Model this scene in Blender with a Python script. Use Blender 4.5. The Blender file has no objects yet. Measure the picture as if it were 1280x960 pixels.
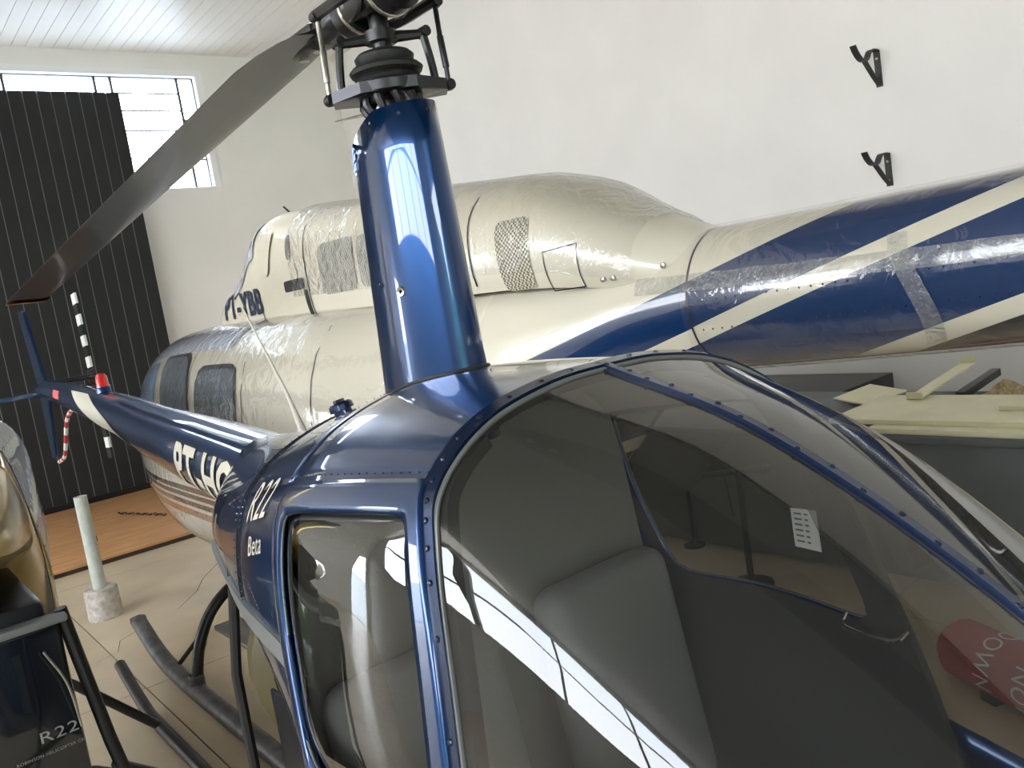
import bpy, bmesh, math, random
import numpy as np
from mathutils import Vector, Matrix
random.seed(4)
C = bpy.context.scene.collection
D = bpy.data
sc = bpy.context.scene

# ------------------------------------------------------------------ camera
def rad(a): return math.radians(a)
CH = 2.1
pitch, roll, yaw = rad(-6.524), rad(-9.012), rad(51.76)
fw = Vector((math.cos(pitch)*math.cos(yaw), math.cos(pitch)*math.sin(yaw), math.sin(pitch)))
rt = Vector((math.sin(yaw), -math.cos(yaw), 0)); up = rt.cross(fw)
r2 = rt*math.cos(roll)+up*math.sin(roll); u2 = -rt*math.sin(roll)+up*math.cos(roll)
cd = D.cameras.new('camera'); cam = D.objects.new('camera', cd); C.objects.link(cam)
cd.sensor_fit = 'HORIZONTAL'; cd.sensor_width = 36; cd.lens = 36*1054.5/1280
cd.clip_start = 0.02; cd.clip_end = 300
M3 = Matrix((r2, u2, -fw)).transposed()
cam.matrix_world = Matrix.Translation((0, 0, CH)) @ M3.to_4x4()
sc.camera = cam

# ------------------------------------------------------------------ sky and exposure
w = D.worlds.new('sky'); sc.world = w; w.use_nodes = True
nt = w.node_tree; bg = nt.nodes['Background']
tc = nt.nodes.new('ShaderNodeTexCoord'); sx = nt.nodes.new('ShaderNodeSeparateXYZ')
cr = nt.nodes.new('ShaderNodeValToRGB')
nt.links.new(tc.outputs['Generated'], sx.inputs[0]); nt.links.new(sx.outputs['Z'], cr.inputs[0])
cr.color_ramp.elements[0].color = (1, 0.98, 0.95, 1); cr.color_ramp.elements[0].position = 0.0
cr.color_ramp.elements[1].color = (0.62, 0.80, 1.0, 1); cr.color_ramp.elements[1].position = 0.75
nt.links.new(cr.outputs[0], bg.inputs[0]); bg.inputs[1].default_value = 7.0
sc.view_settings.view_transform = 'Standard'; sc.view_settings.look = 'None'
sc.view_settings.gamma = 1; sc.view_settings.exposure = 1.3
sc.view_settings.use_curve_mapping = False

# ------------------------------------------------------------------ materials
MATS = {}
def mat(name, col, rough=0.5, metal=0.0, coat=0.0, noise=0.0, nscale=8.0, bump=0.0, bscale=60.0, emit=None, spec=0.5, coat_rough=0.03, stretch=None):
    if name in MATS: return MATS[name]
    m = D.materials.new(name); m.use_nodes = True; n = m.node_tree; b = n.nodes['Principled BSDF']
    b.inputs['Base Color'].default_value = (*col, 1); b.inputs['Roughness'].default_value = rough
    b.inputs['Metallic'].default_value = metal; b.inputs['Coat Weight'].default_value = coat
    b.inputs['Coat Roughness'].default_value = coat_rough
    b.inputs['Specular IOR Level'].default_value = spec
    co = n.nodes.new('ShaderNodeTexCoord'); vec = co.outputs['Object']
    if stretch:
        mp = n.nodes.new('ShaderNodeMapping'); mp.inputs['Scale'].default_value = stretch
        n.links.new(vec, mp.inputs[0]); vec = mp.outputs[0]
    if noise > 0:
        t = n.nodes.new('ShaderNodeTexNoise'); t.inputs['Scale'].default_value = nscale; t.inputs['Detail'].default_value = 5
        n.links.new(vec, t.inputs['Vector'])
        r = n.nodes.new('ShaderNodeValToRGB')
        r.color_ramp.elements[0].position = .3; r.color_ramp.elements[1].position = .7
        r.color_ramp.elements[0].color = (*[max(0, c*(1-noise)) for c in col], 1)
        r.color_ramp.elements[1].color = (*[min(1, c*(1+noise)) for c in col], 1)
        n.links.new(t.outputs[0], r.inputs[0]); n.links.new(r.outputs[0], b.inputs['Base Color'])
    if bump > 0:
        t = n.nodes.new('ShaderNodeTexNoise'); t.inputs['Scale'].default_value = bscale; t.inputs['Detail'].default_value = 4
        n.links.new(vec, t.inputs['Vector'])
        bp = n.nodes.new('ShaderNodeBump'); bp.inputs['Strength'].default_value = bump; bp.inputs['Distance'].default_value = .01
        n.links.new(t.outputs[0], bp.inputs['Height']); n.links.new(bp.outputs[0], b.inputs['Normal'])
    if emit:
        b.inputs['Emission Color'].default_value = (*emit[:3], 1); b.inputs['Emission Strength'].default_value = emit[3]
    MATS[name] = m; return m

def thin_glass(name, tint, refl=0.04, rough=0.0, bump=0.0, bscale=10.0, haze=0.0, hazecol=(1, 1, 1)):
    """a thin transparent sheet: tinted see-through plus an angle dependent mirror on both faces"""
    m = D.materials.new(name); m.use_nodes = True; n = m.node_tree; n.nodes.clear(); L = n.links.new
    out = n.nodes.new('ShaderNodeOutputMaterial'); mix = n.nodes.new('ShaderNodeMixShader')
    tr = n.nodes.new('ShaderNodeBsdfTransparent'); gl = n.nodes.new('ShaderNodeBsdfGlossy')
    tr.inputs[0].default_value = (*tint, 1); gl.inputs['Roughness'].default_value = rough
    geo = n.nodes.new('ShaderNodeNewGeometry'); dot = n.nodes.new('ShaderNodeVectorMath'); dot.operation = 'DOT_PRODUCT'
    nrm = geo.outputs['Normal']
    if bump > 0:
        co = n.nodes.new('ShaderNodeTexCoord'); t = n.nodes.new('ShaderNodeTexNoise'); t.inputs['Scale'].default_value = bscale
        t.inputs['Detail'].default_value = 3; t.inputs['Distortion'].default_value = 1.5
        L(co.outputs['Object'], t.inputs['Vector']); b = n.nodes.new('ShaderNodeBump')
        b.inputs['Strength'].default_value = bump; b.inputs['Distance'].default_value = .02
        L(t.outputs[0], b.inputs['Height']); L(b.outputs[0], gl.inputs['Normal']); nrm = b.outputs[0]
    L(nrm, dot.inputs[0]); L(geo.outputs['Incoming'], dot.inputs[1])
    ab = n.nodes.new('ShaderNodeMath'); ab.operation = 'ABSOLUTE'; L(dot.outputs['Value'], ab.inputs[0])
    s1 = n.nodes.new('ShaderNodeMath'); s1.operation = 'SUBTRACT'; s1.inputs[0].default_value = 1; L(ab.outputs[0], s1.inputs[1])
    pw = n.nodes.new('ShaderNodeMath'); pw.operation = 'POWER'; pw.inputs[1].default_value = 3.6; L(s1.outputs[0], pw.inputs[0])
    ma = n.nodes.new('ShaderNodeMath'); ma.operation = 'MULTIPLY_ADD'; ma.inputs[1].default_value = 1-refl; ma.inputs[2].default_value = refl
    L(pw.outputs[0], ma.inputs[0]); L(ma.outputs[0], mix.inputs[0])
    first = tr.outputs[0]
    if haze > 0:
        df = n.nodes.new('ShaderNodeBsdfDiffuse'); df.inputs[0].default_value = (*hazecol, 1)
        mh = n.nodes.new('ShaderNodeMixShader'); mh.inputs[0].default_value = haze
        L(tr.outputs[0], mh.inputs[1]); L(df.outputs[0], mh.inputs[2]); first = mh.outputs[0]
    L(first, mix.inputs[1]); L(gl.outputs[0], mix.inputs[2]); L(mix.outputs[0], out.inputs[0])
    MATS[name] = m; return m

def bands_mat(name, fn_coef, stops, rough=0.3, coat=0.4, metal_cols=()):
    """paint scheme: colour chosen by q = cx*x+cy*y+cz*z of the object's own coordinates"""
    m = D.materials.new(name); m.use_nodes = True; n = m.node_tree; b = n.nodes['Principled BSDF']; L = n.links.new
    co = n.nodes.new('ShaderNodeTexCoord'); dt = n.nodes.new('ShaderNodeVectorMath'); dt.operation = 'DOT_PRODUCT'
    dt.inputs[1].default_value = fn_coef; L(co.outputs['Object'], dt.inputs[0])
    lo, hi = stops[0][0], stops[-1][0]+.2
    mr = n.nodes.new('ShaderNodeMapRange'); mr.inputs[1].default_value = lo; mr.inputs[2].default_value = hi
    L(dt.outputs['Value'], mr.inputs[0])
    r = n.nodes.new('ShaderNodeValToRGB'); r.color_ramp.interpolation = 'CONSTANT'
    for i, (q, c) in enumerate(stops):
        e = r.color_ramp.elements[i] if i < 2 else r.color_ramp.elements.new(.999)
        e.position = (q-lo)/(hi-lo)
    for i, (q, c) in enumerate(stops):
        r.color_ramp.elements[i].color = (*c, 1)
    L(mr.outputs[0], r.inputs[0]); L(r.outputs[0], b.inputs['Base Color'])
    b.inputs['Roughness'].default_value = rough; b.inputs['Coat Weight'].default_value = coat
    MATS[name] = m; return m

BLUE = mat('blue_metallic_paint', (0.001, 0.034, 0.130), .28, .72, 1.0)
BLUE_STRIP = mat('blue_strip_paint', (0.003, 0.018, 0.065), .3, .6, .8)
NAVY = mat('navy_paint', (0.006, 0.012, 0.035), .3, .2, .8)
CREAM = mat('cream_paint', (0.68, 0.635, 0.51), .35, 0, .5, noise=.04, nscale=3)
CREAM_FLAT = mat('cream_sheet_metal', (0.70, 0.66, 0.45), .5, noise=.06, nscale=5)
GOLD = mat('gold_paint', (0.55, 0.40, 0.13), .32, .65, .8)
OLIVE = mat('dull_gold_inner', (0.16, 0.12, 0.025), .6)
BLACK = mat('black_metal', (0.012, 0.012, 0.013), .38, .3, .1)
BLACKG = mat('glossy_black_panel', (0.008, 0.009, 0.012), .12, 0, .8)
RUBBER = mat('black_rubber', (0.012, 0.012, 0.012), .55)
DARKST = mat('dark_steel', (0.05, 0.05, 0.055), .35, .8)
STEEL = mat('worn_steel', (0.45, 0.43, 0.38), .32, .95, noise=.3, nscale=40)
CHROME = mat('bright_steel', (0.8, 0.8, 0.8), .15, 1)
GREYP = mat('grey_metal_strip', (0.23, 0.235, 0.23), .4, .4)
SKID = mat('worn_grey_skid', (0.085, 0.085, 0.09), .45, .4, noise=.45, nscale=14)
LINER = mat('grey_cabin_liner', (0.21, 0.205, 0.19), .75, bump=.15, bscale=150)
SEAT = mat('grey_seat_leather', (0.22, 0.22, 0.22), .55, bump=.1, bscale=120)
DARKC = mat('dark_cabin_trim', (0.03, 0.03, 0.031), .6)
WHITE = mat('white_marking', (0.75, 0.75, 0.72), .45)
OFFW = mat('off_white_lettering', (0.62, 0.58, 0.48), .45)
LETB = mat('blue_black_lettering', (0.02, 0.03, 0.07), .4)
REDL = mat('red_beacon_lens', (0.75, 0.02, 0.015), .12, 0, 1)
RED = mat('red_canvas', (0.42, 0.025, 0.03), .6, noise=.2, nscale=9)
PLASTER = mat('white_plaster', (0.74, 0.73, 0.715), .85, noise=.03, nscale=1.2, bump=.05, bscale=25)
PLASTER2 = mat('white_plaster_end', (0.85, 0.835, 0.81), .85, noise=.04, nscale=.8, bump=.05, bscale=25)
PVC = mat('white_ceiling_plank', (0.86, 0.83, 0.78), .35, noise=.02, nscale=2)
GAP = mat('ceiling_joint_gap', (0.35, 0.33, 0.30), .9)  # grey backing visible between the ceiling planks
SLAB = mat('beige_floor_slab', (0.58, 0.475, 0.335), .38, noise=.13, nscale=1.7, bump=.03, bscale=40)
FGAP = mat('floor_joint', (0.10, 0.085, 0.065), .9)
DOORM = mat('charcoal_door_slat', (0.010, 0.0115, 0.014), .5, .1, noise=.25, nscale=3)
DOORG = mat('door_joint_strip', (0.22, 0.225, 0.23), .5, .0)
FRAME = mat('dark_window_bar', (0.06, 0.06, 0.075), .5)
WFRAME = mat('white_window_reveal', (0.88, 0.88, 0.88), .6)
PLY = mat('orange_plywood', (0.50, 0.26, 0.11), .55, noise=.18, nscale=2.2, stretch=(1, 6, 1))
PLYE = mat('dark_board_edge', (0.05, 0.03, 0.02), .8)
CONC = mat('grey_concrete_cast', (0.50, 0.45, 0.40), .85, noise=.3, nscale=22, bump=.4, bscale=50)
PIPE = mat('pale_painted_pipe', (0.50, 0.53, 0.48), .45, noise=.15, nscale=12)
GBOX = mat('slate_grey_box', (0.085, 0.09, 0.093), .6, noise=.12, nscale=4)
BRKT = mat('black_bracket_paint', (0.035, 0.037, 0.035), .45, .3)
STRAW = mat('straw_fibre', (0.42, 0.33, 0.2), .9, noise=.3, nscale=60, bump=.6, bscale=90)
ORANGE = mat('amber_tip', (0.55, 0.24, 0.05), .45)
GRASS = mat('grass_outside', (0.10, 0.22, 0.05), .9, noise=.3, nscale=.5)
APRON = mat('concrete_apron', (0.45, 0.43, 0.40), .9, noise=.1, nscale=.7)
BLADEM = mat('charcoal_blade_paint', (0.007, 0.0075, 0.009), .35, .1, .2, noise=.2, nscale=4)
TINT = thin_glass('tinted_acrylic', (0.60, 0.60, 0.58), .07, haze=.025, hazecol=(.42, .41, .38))
TINTD = thin_glass('dark_tinted_acrylic', (0.58, 0.58, 0.56), .08)
CLEAR = thin_glass('clear_acrylic', (0.72, 0.76, 0.80), .08, .02, .25, 6, haze=.28, hazecol=(.5, .55, .62))
FILM = thin_glass('stretch_film', (0.98, 0.98, 0.98), .05, .10, .35, 7, haze=.015)
PANE = thin_glass('window_pane', (0.95, 0.97, 1.0), .04)
BGLASS = thin_glass('blue_grey_glass', (0.10, 0.12, 0.14), .10, .03, .3, 12, haze=.30, hazecol=(.5, .58, .68))  # even diffuse haze stands in for light mirrored on the panes
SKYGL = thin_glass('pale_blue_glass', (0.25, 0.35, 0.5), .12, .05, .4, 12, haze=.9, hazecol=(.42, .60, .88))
LAVF = thin_glass('film_with_sheen', (0.7, 0.7, 0.8), .06, .08, .5, 14, haze=.92, hazecol=(.80, .83, .93))  # film colour; its paleness also paints the highlights on the overhead windows

# ------------------------------------------------------------------ mesh helpers
def obj(name, verts, faces, m, parent=None, smooth=True, solid=0.0, mats=None, fm=None, angle=True):
    me = D.meshes.new(name); me.from_pydata([tuple(map(float, v)) for v in verts], [], faces); me.update()
    if mats:
        for x in mats: me.materials.append(x)
        if fm is not None: me.polygons.foreach_set('material_index', fm)
    else: me.materials.append(m)
    if smooth:
        me.polygons.foreach_set('use_smooth', [True]*len(me.polygons))
        if angle: me.set_sharp_from_angle(angle=rad(40))
    o = D.objects.new(name, me); C.objects.link(o)
    if parent: o.parent = parent
    if solid:
        s = o.modifiers.new('thickness', 'SOLIDIFY'); s.thickness = solid; s.offset = -1
    return o
def from_bm(name, bm, m, parent=None, smooth=True):
    me = D.meshes.new(name); bm.normal_update(); bm.to_mesh(me); bm.free(); me.materials.append(m)
    if smooth:
        me.polygons.foreach_set('use_smooth', [True]*len(me.polygons)); me.set_sharp_from_angle(angle=rad(40))
    o = D.objects.new(name, me); C.objects.link(o)
    if parent: o.parent = parent
    return o
def empty(name, loc=(0, 0, 0), rz=0):
    o = D.objects.new(name, None); C.objects.link(o); o.location = loc; o.rotation_euler = (0, 0, rz); o.empty_display_size = .1
    return o
def tag(o, label=None, cat=None, group=None, kind=None):
    if label: o['label'] = label
    if cat: o['category'] = cat
    if group: o['group'] = group
    if kind: o['kind'] = kind
    return o
def share(src, name, loc, parent=None, rot=None, scale=None):
    o = D.objects.new(name, src.data); C.objects.link(o); o.location = loc
    if rot is not None: o.rotation_euler = rot
    if scale is not None: o.scale = scale
    if parent: o.parent = parent
    return o
def boxg(x0, x1, y0, y1, z0, z1):
    v = [(x0, y0, z0), (x1, y0, z0), (x1, y1, z0), (x0, y1, z0), (x0, y0, z1), (x1, y0, z1), (x1, y1, z1), (x0, y1, z1)]
    f = [(0, 3, 2, 1), (4, 5, 6, 7), (0, 1, 5, 4), (1, 2, 6, 5), (2, 3, 7, 6), (3, 0, 4, 7)]
    return v, f
def box(name, x0, x1, y0, y1, z0, z1, m, parent=None, bevel=0.0, seg=2):
    bm = bmesh.new(); v, f = boxg(x0, x1, y0, y1, z0, z1)
    vs = [bm.verts.new(p) for p in v]
    for q in f: bm.faces.new([vs[i] for i in q])
    if bevel: bmesh.ops.bevel(bm, geom=bm.edges[:], offset=bevel, segments=seg, profile=.5, affect='EDGES')
    return from_bm(name, bm, m, parent, smooth=bool(bevel))
def merge(*parts):
    V, F = [], []
    for v, f in parts:
        k = len(V); V += list(v); F += [tuple(i+k for i in q) for q in f]
    return V, F
def frame_at(d):
    d = Vector(d).normalized(); a = Vector((0, 0, 1)) if abs(d.z) < .95 else Vector((1, 0, 0))
    s = d.cross(a).normalized(); return s, s.cross(d).normalized()
def tubeg(pts, r, n=10, cap=True):
    pts = [Vector(p) for p in pts]; rs = r if isinstance(r, (list, tuple)) else [r]*len(pts)
    V, F = [], []; s0 = None
    for i, p in enumerate(pts):
        d = (pts[min(i+1, len(pts)-1)]-pts[max(i-1, 0)])
        s, t = frame_at(d)
        if s0 is not None:
            dn = d.normalized(); s = (s0-dn*s0.dot(dn)).normalized(); t = s.cross(dn).normalized()
        s0 = s
        for k in range(n):
            a = 2*math.pi*k/n; V.append(p+(s*math.cos(a)+t*math.sin(a))*rs[i])
    for i in range(len(pts)-1):
        for k in range(n):
            F.append((i*n+k, i*n+(k+1) % n, (i+1)*n+(k+1) % n, (i+1)*n+k))
    if cap: F += [tuple(range(n))[::-1], tuple((len(pts)-1)*n+k for k in range(n))]
    return V, F
def tube(name, pts, r, m, parent=None, n=10):
    v, f = tubeg(pts, r, n); return obj(name, v, f, m, parent)
def smooth_path(pts, k=6):
    P = [np.array(p, float) for p in pts]; out = []
    for i in range(len(P)-1):
        p0 = P[i-1] if i else 2*P[0]-P[1]; p3 = P[i+2] if i+2 < len(P) else 2*P[-1]-P[-2]
        for t in np.linspace(0, 1, k, endpoint=False):
            out.append(.5*((2*P[i])+(-p0+P[i+1])*t+(2*p0-5*P[i]+4*P[i+1]-p3)*t*t+(-p0+3*P[i]-3*P[i+1]+p3)*t**3))
    out.append(P[-1]); return out
def latheg(prof, n=24, c=(0, 0, 0), axis='z'):
    V, F = [], []; k = len(prof)
    for i in range(n):
        a = 2*math.pi*i/n
        for r, h in prof:
            x, y = r*math.cos(a), r*math.sin(a)
            p = {'z': (x, y, h), 'y': (x, h, y), 'x': (h, x, y)}[axis]
            V.append((p[0]+c[0], p[1]+c[1], p[2]+c[2]))
    for i in range(n):
        for j in range(k-1):
            F.append((i*k+j, ((i+1) % n)*k+j, ((i+1) % n)*k+j+1, i*k+j+1))
    return V, F
def lathe(name, prof, m, parent=None, n=24, c=(0, 0, 0), axis='z'):
    v, f = latheg(prof, n, c, axis); return obj(name, v, f, m, parent)
def gridg(P):
    """P: array rows x cols x 3"""
    R_, K = len(P), len(P[0]); V = [tuple(p) for row in P for p in row]
    F = [(i*K+j, i*K+j+1, (i+1)*K+j+1, (i+1)*K+j) for i in range(R_-1) for j in range(K-1)]
    return V, F
def text_geo(s, size, font_w=1.0, sub=2, bold=0.0, shear=0.0):
    cu = D.curves.new('t', 'FONT'); cu.body = s; cu.size = size; cu.resolution_u = 3; cu.offset = bold; cu.shear = shear
    cu.space_character = 1.08; cu.align_x = 'CENTER'; cu.align_y = 'CENTER'
    o = D.objects.new('t', cu); me = D.meshes.new_from_object(o)
    bm = bmesh.new(); bm.from_mesh(me); bmesh.ops.triangulate(bm, faces=bm.faces[:])
    for _ in range(sub):
        L = [e for e in bm.edges if e.calc_length() > size*.09]
        if L: bmesh.ops.subdivide_edges(bm, edges=L, cuts=1); bmesh.ops.triangulate(bm, faces=bm.faces[:])
    bm.verts.index_update()
    V = [(v.co.x*font_w, v.co.y) for v in bm.verts]; F = [tuple(v.index for v in f.verts) for f in bm.faces]
    bm.free(); D.objects.remove(o); D.curves.remove(cu); D.meshes.remove(me); return V, F
def cr_(P, u):
    """Catmull-Rom along axis 0 of array P at float u"""
    n = len(P); i = int(min(max(math.floor(u), 0), n-2)); t = u-i
    p1, p2 = P[i], P[i+1]; p0 = P[i-1] if i > 0 else 2*p1-p2; p3 = P[i+2] if i+2 < n else 2*p2-p1
    return .5*(2*p1+(-p0+p2)*t+(2*p0-5*p1+4*p2-p3)*t*t+(-p0+3*p1-3*p2+p3)*t**3)

# ================================================================== THE SETTING
XW, YW, ZC = 7.5, 13.0, 6.31      # right wall, end wall, ceiling height
fl = box('floor', -9.2, XW+.3, -8.2, YW+.3, -.2, -.012, FGAP); tag(fl, kind='structure')
gx = [1.124+3.1*i for i in range(-4, 4)]; gy = [5.533+3.1*i for i in range(-5, 4)]
xs = [-9]+[x for x in gx if -9 < x < XW]+[XW]; ys = [-8]+[y for y in gy if -8 < y < YW]+[YW]
for i in range(len(xs)-1):
    for j in range(len(ys)-1):
        g = .004; box('floor_slab', xs[i]+g, xs[i+1]-g, ys[j]+g, ys[j+1]-g, -.05, 0, SLAB, fl)
def ribbon_flat(name, pts, wid, z, m, parent):
    V, F = [], []
    for i, p in enumerate(pts):
        a = Vector(pts[max(i-1, 0)]); b = Vector(pts[min(i+1, len(pts)-1)]); d = (b-a).normalized(); s = Vector((-d.y, d.x))*wid*random.uniform(.4, 1)
        V += [(p[0]+s.x, p[1]+s.y, z), (p[0]-s.x, p[1]-s.y, z)]
    F = [(2*i, 2*i+1, 2*i+3, 2*i+2) for i in range(len(pts)-1)]
    return obj(name, V, F, m, parent, smooth=False)
ribbon_flat('floor_crack', [(1.02, 6.35), (1.17, 6.4), (1.24, 6.62), (1.38, 6.72), (1.46, 6.95)], .005, .0012, FGAP, fl)
ribbon_flat('floor_crack', [(1.75, 6.9), (2.0, 7.2), (2.15, 7.5), (2.45, 7.9), (2.6, 8.3)], .004, .0012, FGAP, fl)

ce = box('ceiling', -9.2, XW+.3, -8.2, YW+.3, ZC+.02, ZC+.2, GAP); tag(ce, kind='structure')
pw_ = .172; n0 = 0; x = XW-.001; first = None
while x > -4.5:
    v, f = boxg(-pw_+.006, 0, -8, YW, 0, .018)
    if x < 4.2: break
    if first is None:
        first = obj('ceiling_plank', v, f, PVC, ce, smooth=False); first.location = (x, 0, ZC)
    else: share(first, 'ceiling_plank', (x, 0, ZC), ce)
    x -= pw_
v, f = boxg(-pw_+.006, 0, 4.6, YW, 0, .018); short = None
while x > -4.5:
    if short is None:
        short = obj('ceiling_plank', v, f, PVC, ce, smooth=False); short.location = (x, 0, ZC)
    else: share(short, 'ceiling_plank', (x, 0, ZC), ce)
    x -= pw_
box('ceiling_sheet', -9, x, 4.6, YW, ZC, ZC+.018, PVC, ce)
box('ceiling_sheet', -9, 4.25, -8, 4.6, ZC, ZC+.018, mat('added_dark_sheet', (.16, .16, .155), .6, .3), ce)  # dark sheet added out of view to darken what the windshield mirrors

# end wall with a high window, right wall, left wall; unseen front opening invented for daylight and reflections
wx0, wx1, wz0, wz1 = -1.0, 5.20, 4.30, 6.07
wa = merge(boxg(-6.4, XW+.3, YW, YW+.3, -.05, wz0), boxg(-9.2, -8.4, YW, YW+.3, -.05, wz0), boxg(-8.4, -6.4, YW, YW+.3, 3.0, wz0), boxg(-9.2, wx0, YW, YW+.3, wz0, wz1), boxg(wx1, XW+.3, YW, YW+.3, wz0, wz1), boxg(-9.2, XW+.3, YW, YW+.3, wz1, ZC+.02))
tag(obj('wall_back', *wa, PLASTER2, smooth=False), kind='structure')
tag(box('wall_right', XW, XW+.3, -8.2, YW, -.05, ZC+.02, PLASTER), kind='structure')
wl = merge(boxg(-9.3, -9, -8.2, YW, -.05, 3.5), boxg(-9.3, -9, -8.2, YW, 6.0, ZC+.02), boxg(-9.3, -9, -8.2, -6, 3.5, 6.0), boxg(-9.3, -9, 9.5, YW, 3.5, 6.0))
tag(obj('wall_left', *wl, PLASTER, smooth=False), kind='structure')
w2 = empty('added_window', (-9.15, 0, 0)); tag(w2, kind='structure')  # unseen high windows invented to light the room and show in the glass
for yy in np.linspace(-6, 9.5, 6): box('window_bar', -.05, .05, yy-.06, yy+.06, 3.5, 6.0, FRAME, w2)
for zz in (3.5, 4.75, 5.94): box('window_bar', -.04, .04, -6, 9.5, zz, zz+.06, FRAME, w2)
wfv = merge(boxg(-9, -3.6, -8.25, -8, -.05, ZC), boxg(.4, XW, -8.25, -8, -.05, ZC), boxg(-3.6, .4, -8.25, -8, 4.4, ZC))
tag(obj('wall_front', *wfv, PLASTER, smooth=False), kind='structure')
tag(box('ground_apron', -30, 30, -22, -8.2, -.3, -.06, APRON), kind='structure')
tag(box('ground_grass', -120, 120, -120, -22, -.35, -.1, GRASS), kind='structure')
def backdrop(name, x0, x1, y, label):  # unseen greenery invented to be mirrored in the blue paint
    P = []
    for i in range(60):
        u = i/59; x_ = x0+(x1-x0)*u; hh = 6.2+1.3*math.sin(i*.9)+.8*math.sin(i*2.3+1)
        P.append([(x_+random.uniform(-.4, .4), y+math.cos(t)*(1.8+.5*math.sin(i*1.3+t*5))+random.uniform(-.3, .3), max(-.1, hh*math.sin(t)*.98+random.uniform(-.3, .3))) for t in np.linspace(0, math.pi, 12)])
    o = obj(name, *gridg(P), mat('backdrop_leaves', (.06, .13, .025), .8, noise=.5, nscale=1.5, bump=1, bscale=4)); tag(o, label, 'backdrop', kind='stuff'); return o
backdrop('backdrop', -45, 45, -24, 'tall green hedge added outside the open front, unseen, for reflections')
tag(box('ground_yard', -120, 120, 13.3, 120, -.35, -.1, APRON), kind='structure')
# window in the end wall
wi = empty('window_1', (0, YW, 0)); tag(wi, kind='structure')
fr = merge(boxg(wx0, wx1, -.015, .28, wz1-.09, wz1), boxg(wx1-.11, wx1, -.015, .28, wz0+.03, wz1-.09), boxg(wx0, wx1, -.015, .28, wz0, wz0+.03))
obj('window_reveal', *fr, WFRAME, wi, smooth=False)
def bar(x0, x1, z0, z1, nm='window_bar'): return box(nm, x0, x1, .10, .14, z0, z1, FRAME, wi)
bar(wx0, wx1-.11, wz1-.10, wz1-.085); bar(wx1-.125, wx1-.11, wz0, wz1-.09)
for vx in (2.50, 3.66, 3.88, 4.83): bar(vx, vx+.035, wz0, wz1-.09)
for vx in (0.1, 1.3, 1.5): bar(vx, vx+.035, wz0, wz1-.09)
for a, b in ((0.13, 1.3), (1.53, 2.5), (2.535, 3.66), (3.915, 4.83)):
    for zz in (5.74, 5.49, 5.2, 4.8): bar(a, b, zz, zz+.014)
for zz in (5.35, 4.75): bar(4.865, 5.09, zz, zz+.02)
for a, b in ((-1, .1), (.135, 1.3), (1.335, 1.5), (1.535, 2.5), (2.535, 3.66), (3.695, 3.88), (3.915, 4.83), (4.865, 5.075)):
    v, f = boxg(a, b, .118, .122, wz0+.03, wz1-.1); obj('window_pane', v, f, PANE, wi, smooth=False)
# charcoal sliding door of tall slats hung in front of the wall
dr = empty('door_1', (0, YW-.22, 0)); tag(dr, kind='structure')
obj('door_backing', *boxg(-2.0, 3.875, .006, .09, .10, 5.64), DOORG, dr, smooth=False)
sl = None; x = 3.88; pitchd = .176
while x-pitchd > -2.0:
    if sl is None:
        sl = box('door_slat', -pitchd+.012, 0, 0, .05, .10, 5.66, DOORM, dr); sl.location = (x, 0, 0)
    else: share(sl, 'door_slat', (x, 0, 0), dr)
    x -= pitchd
box('door_bottom_rail', -2.0, 3.9, -.02, .07, .03, .14, BLACK, dr)
box('door_track', -2.0, 5.4, -.05, .10, .0, .028, DARKST, dr)

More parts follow.
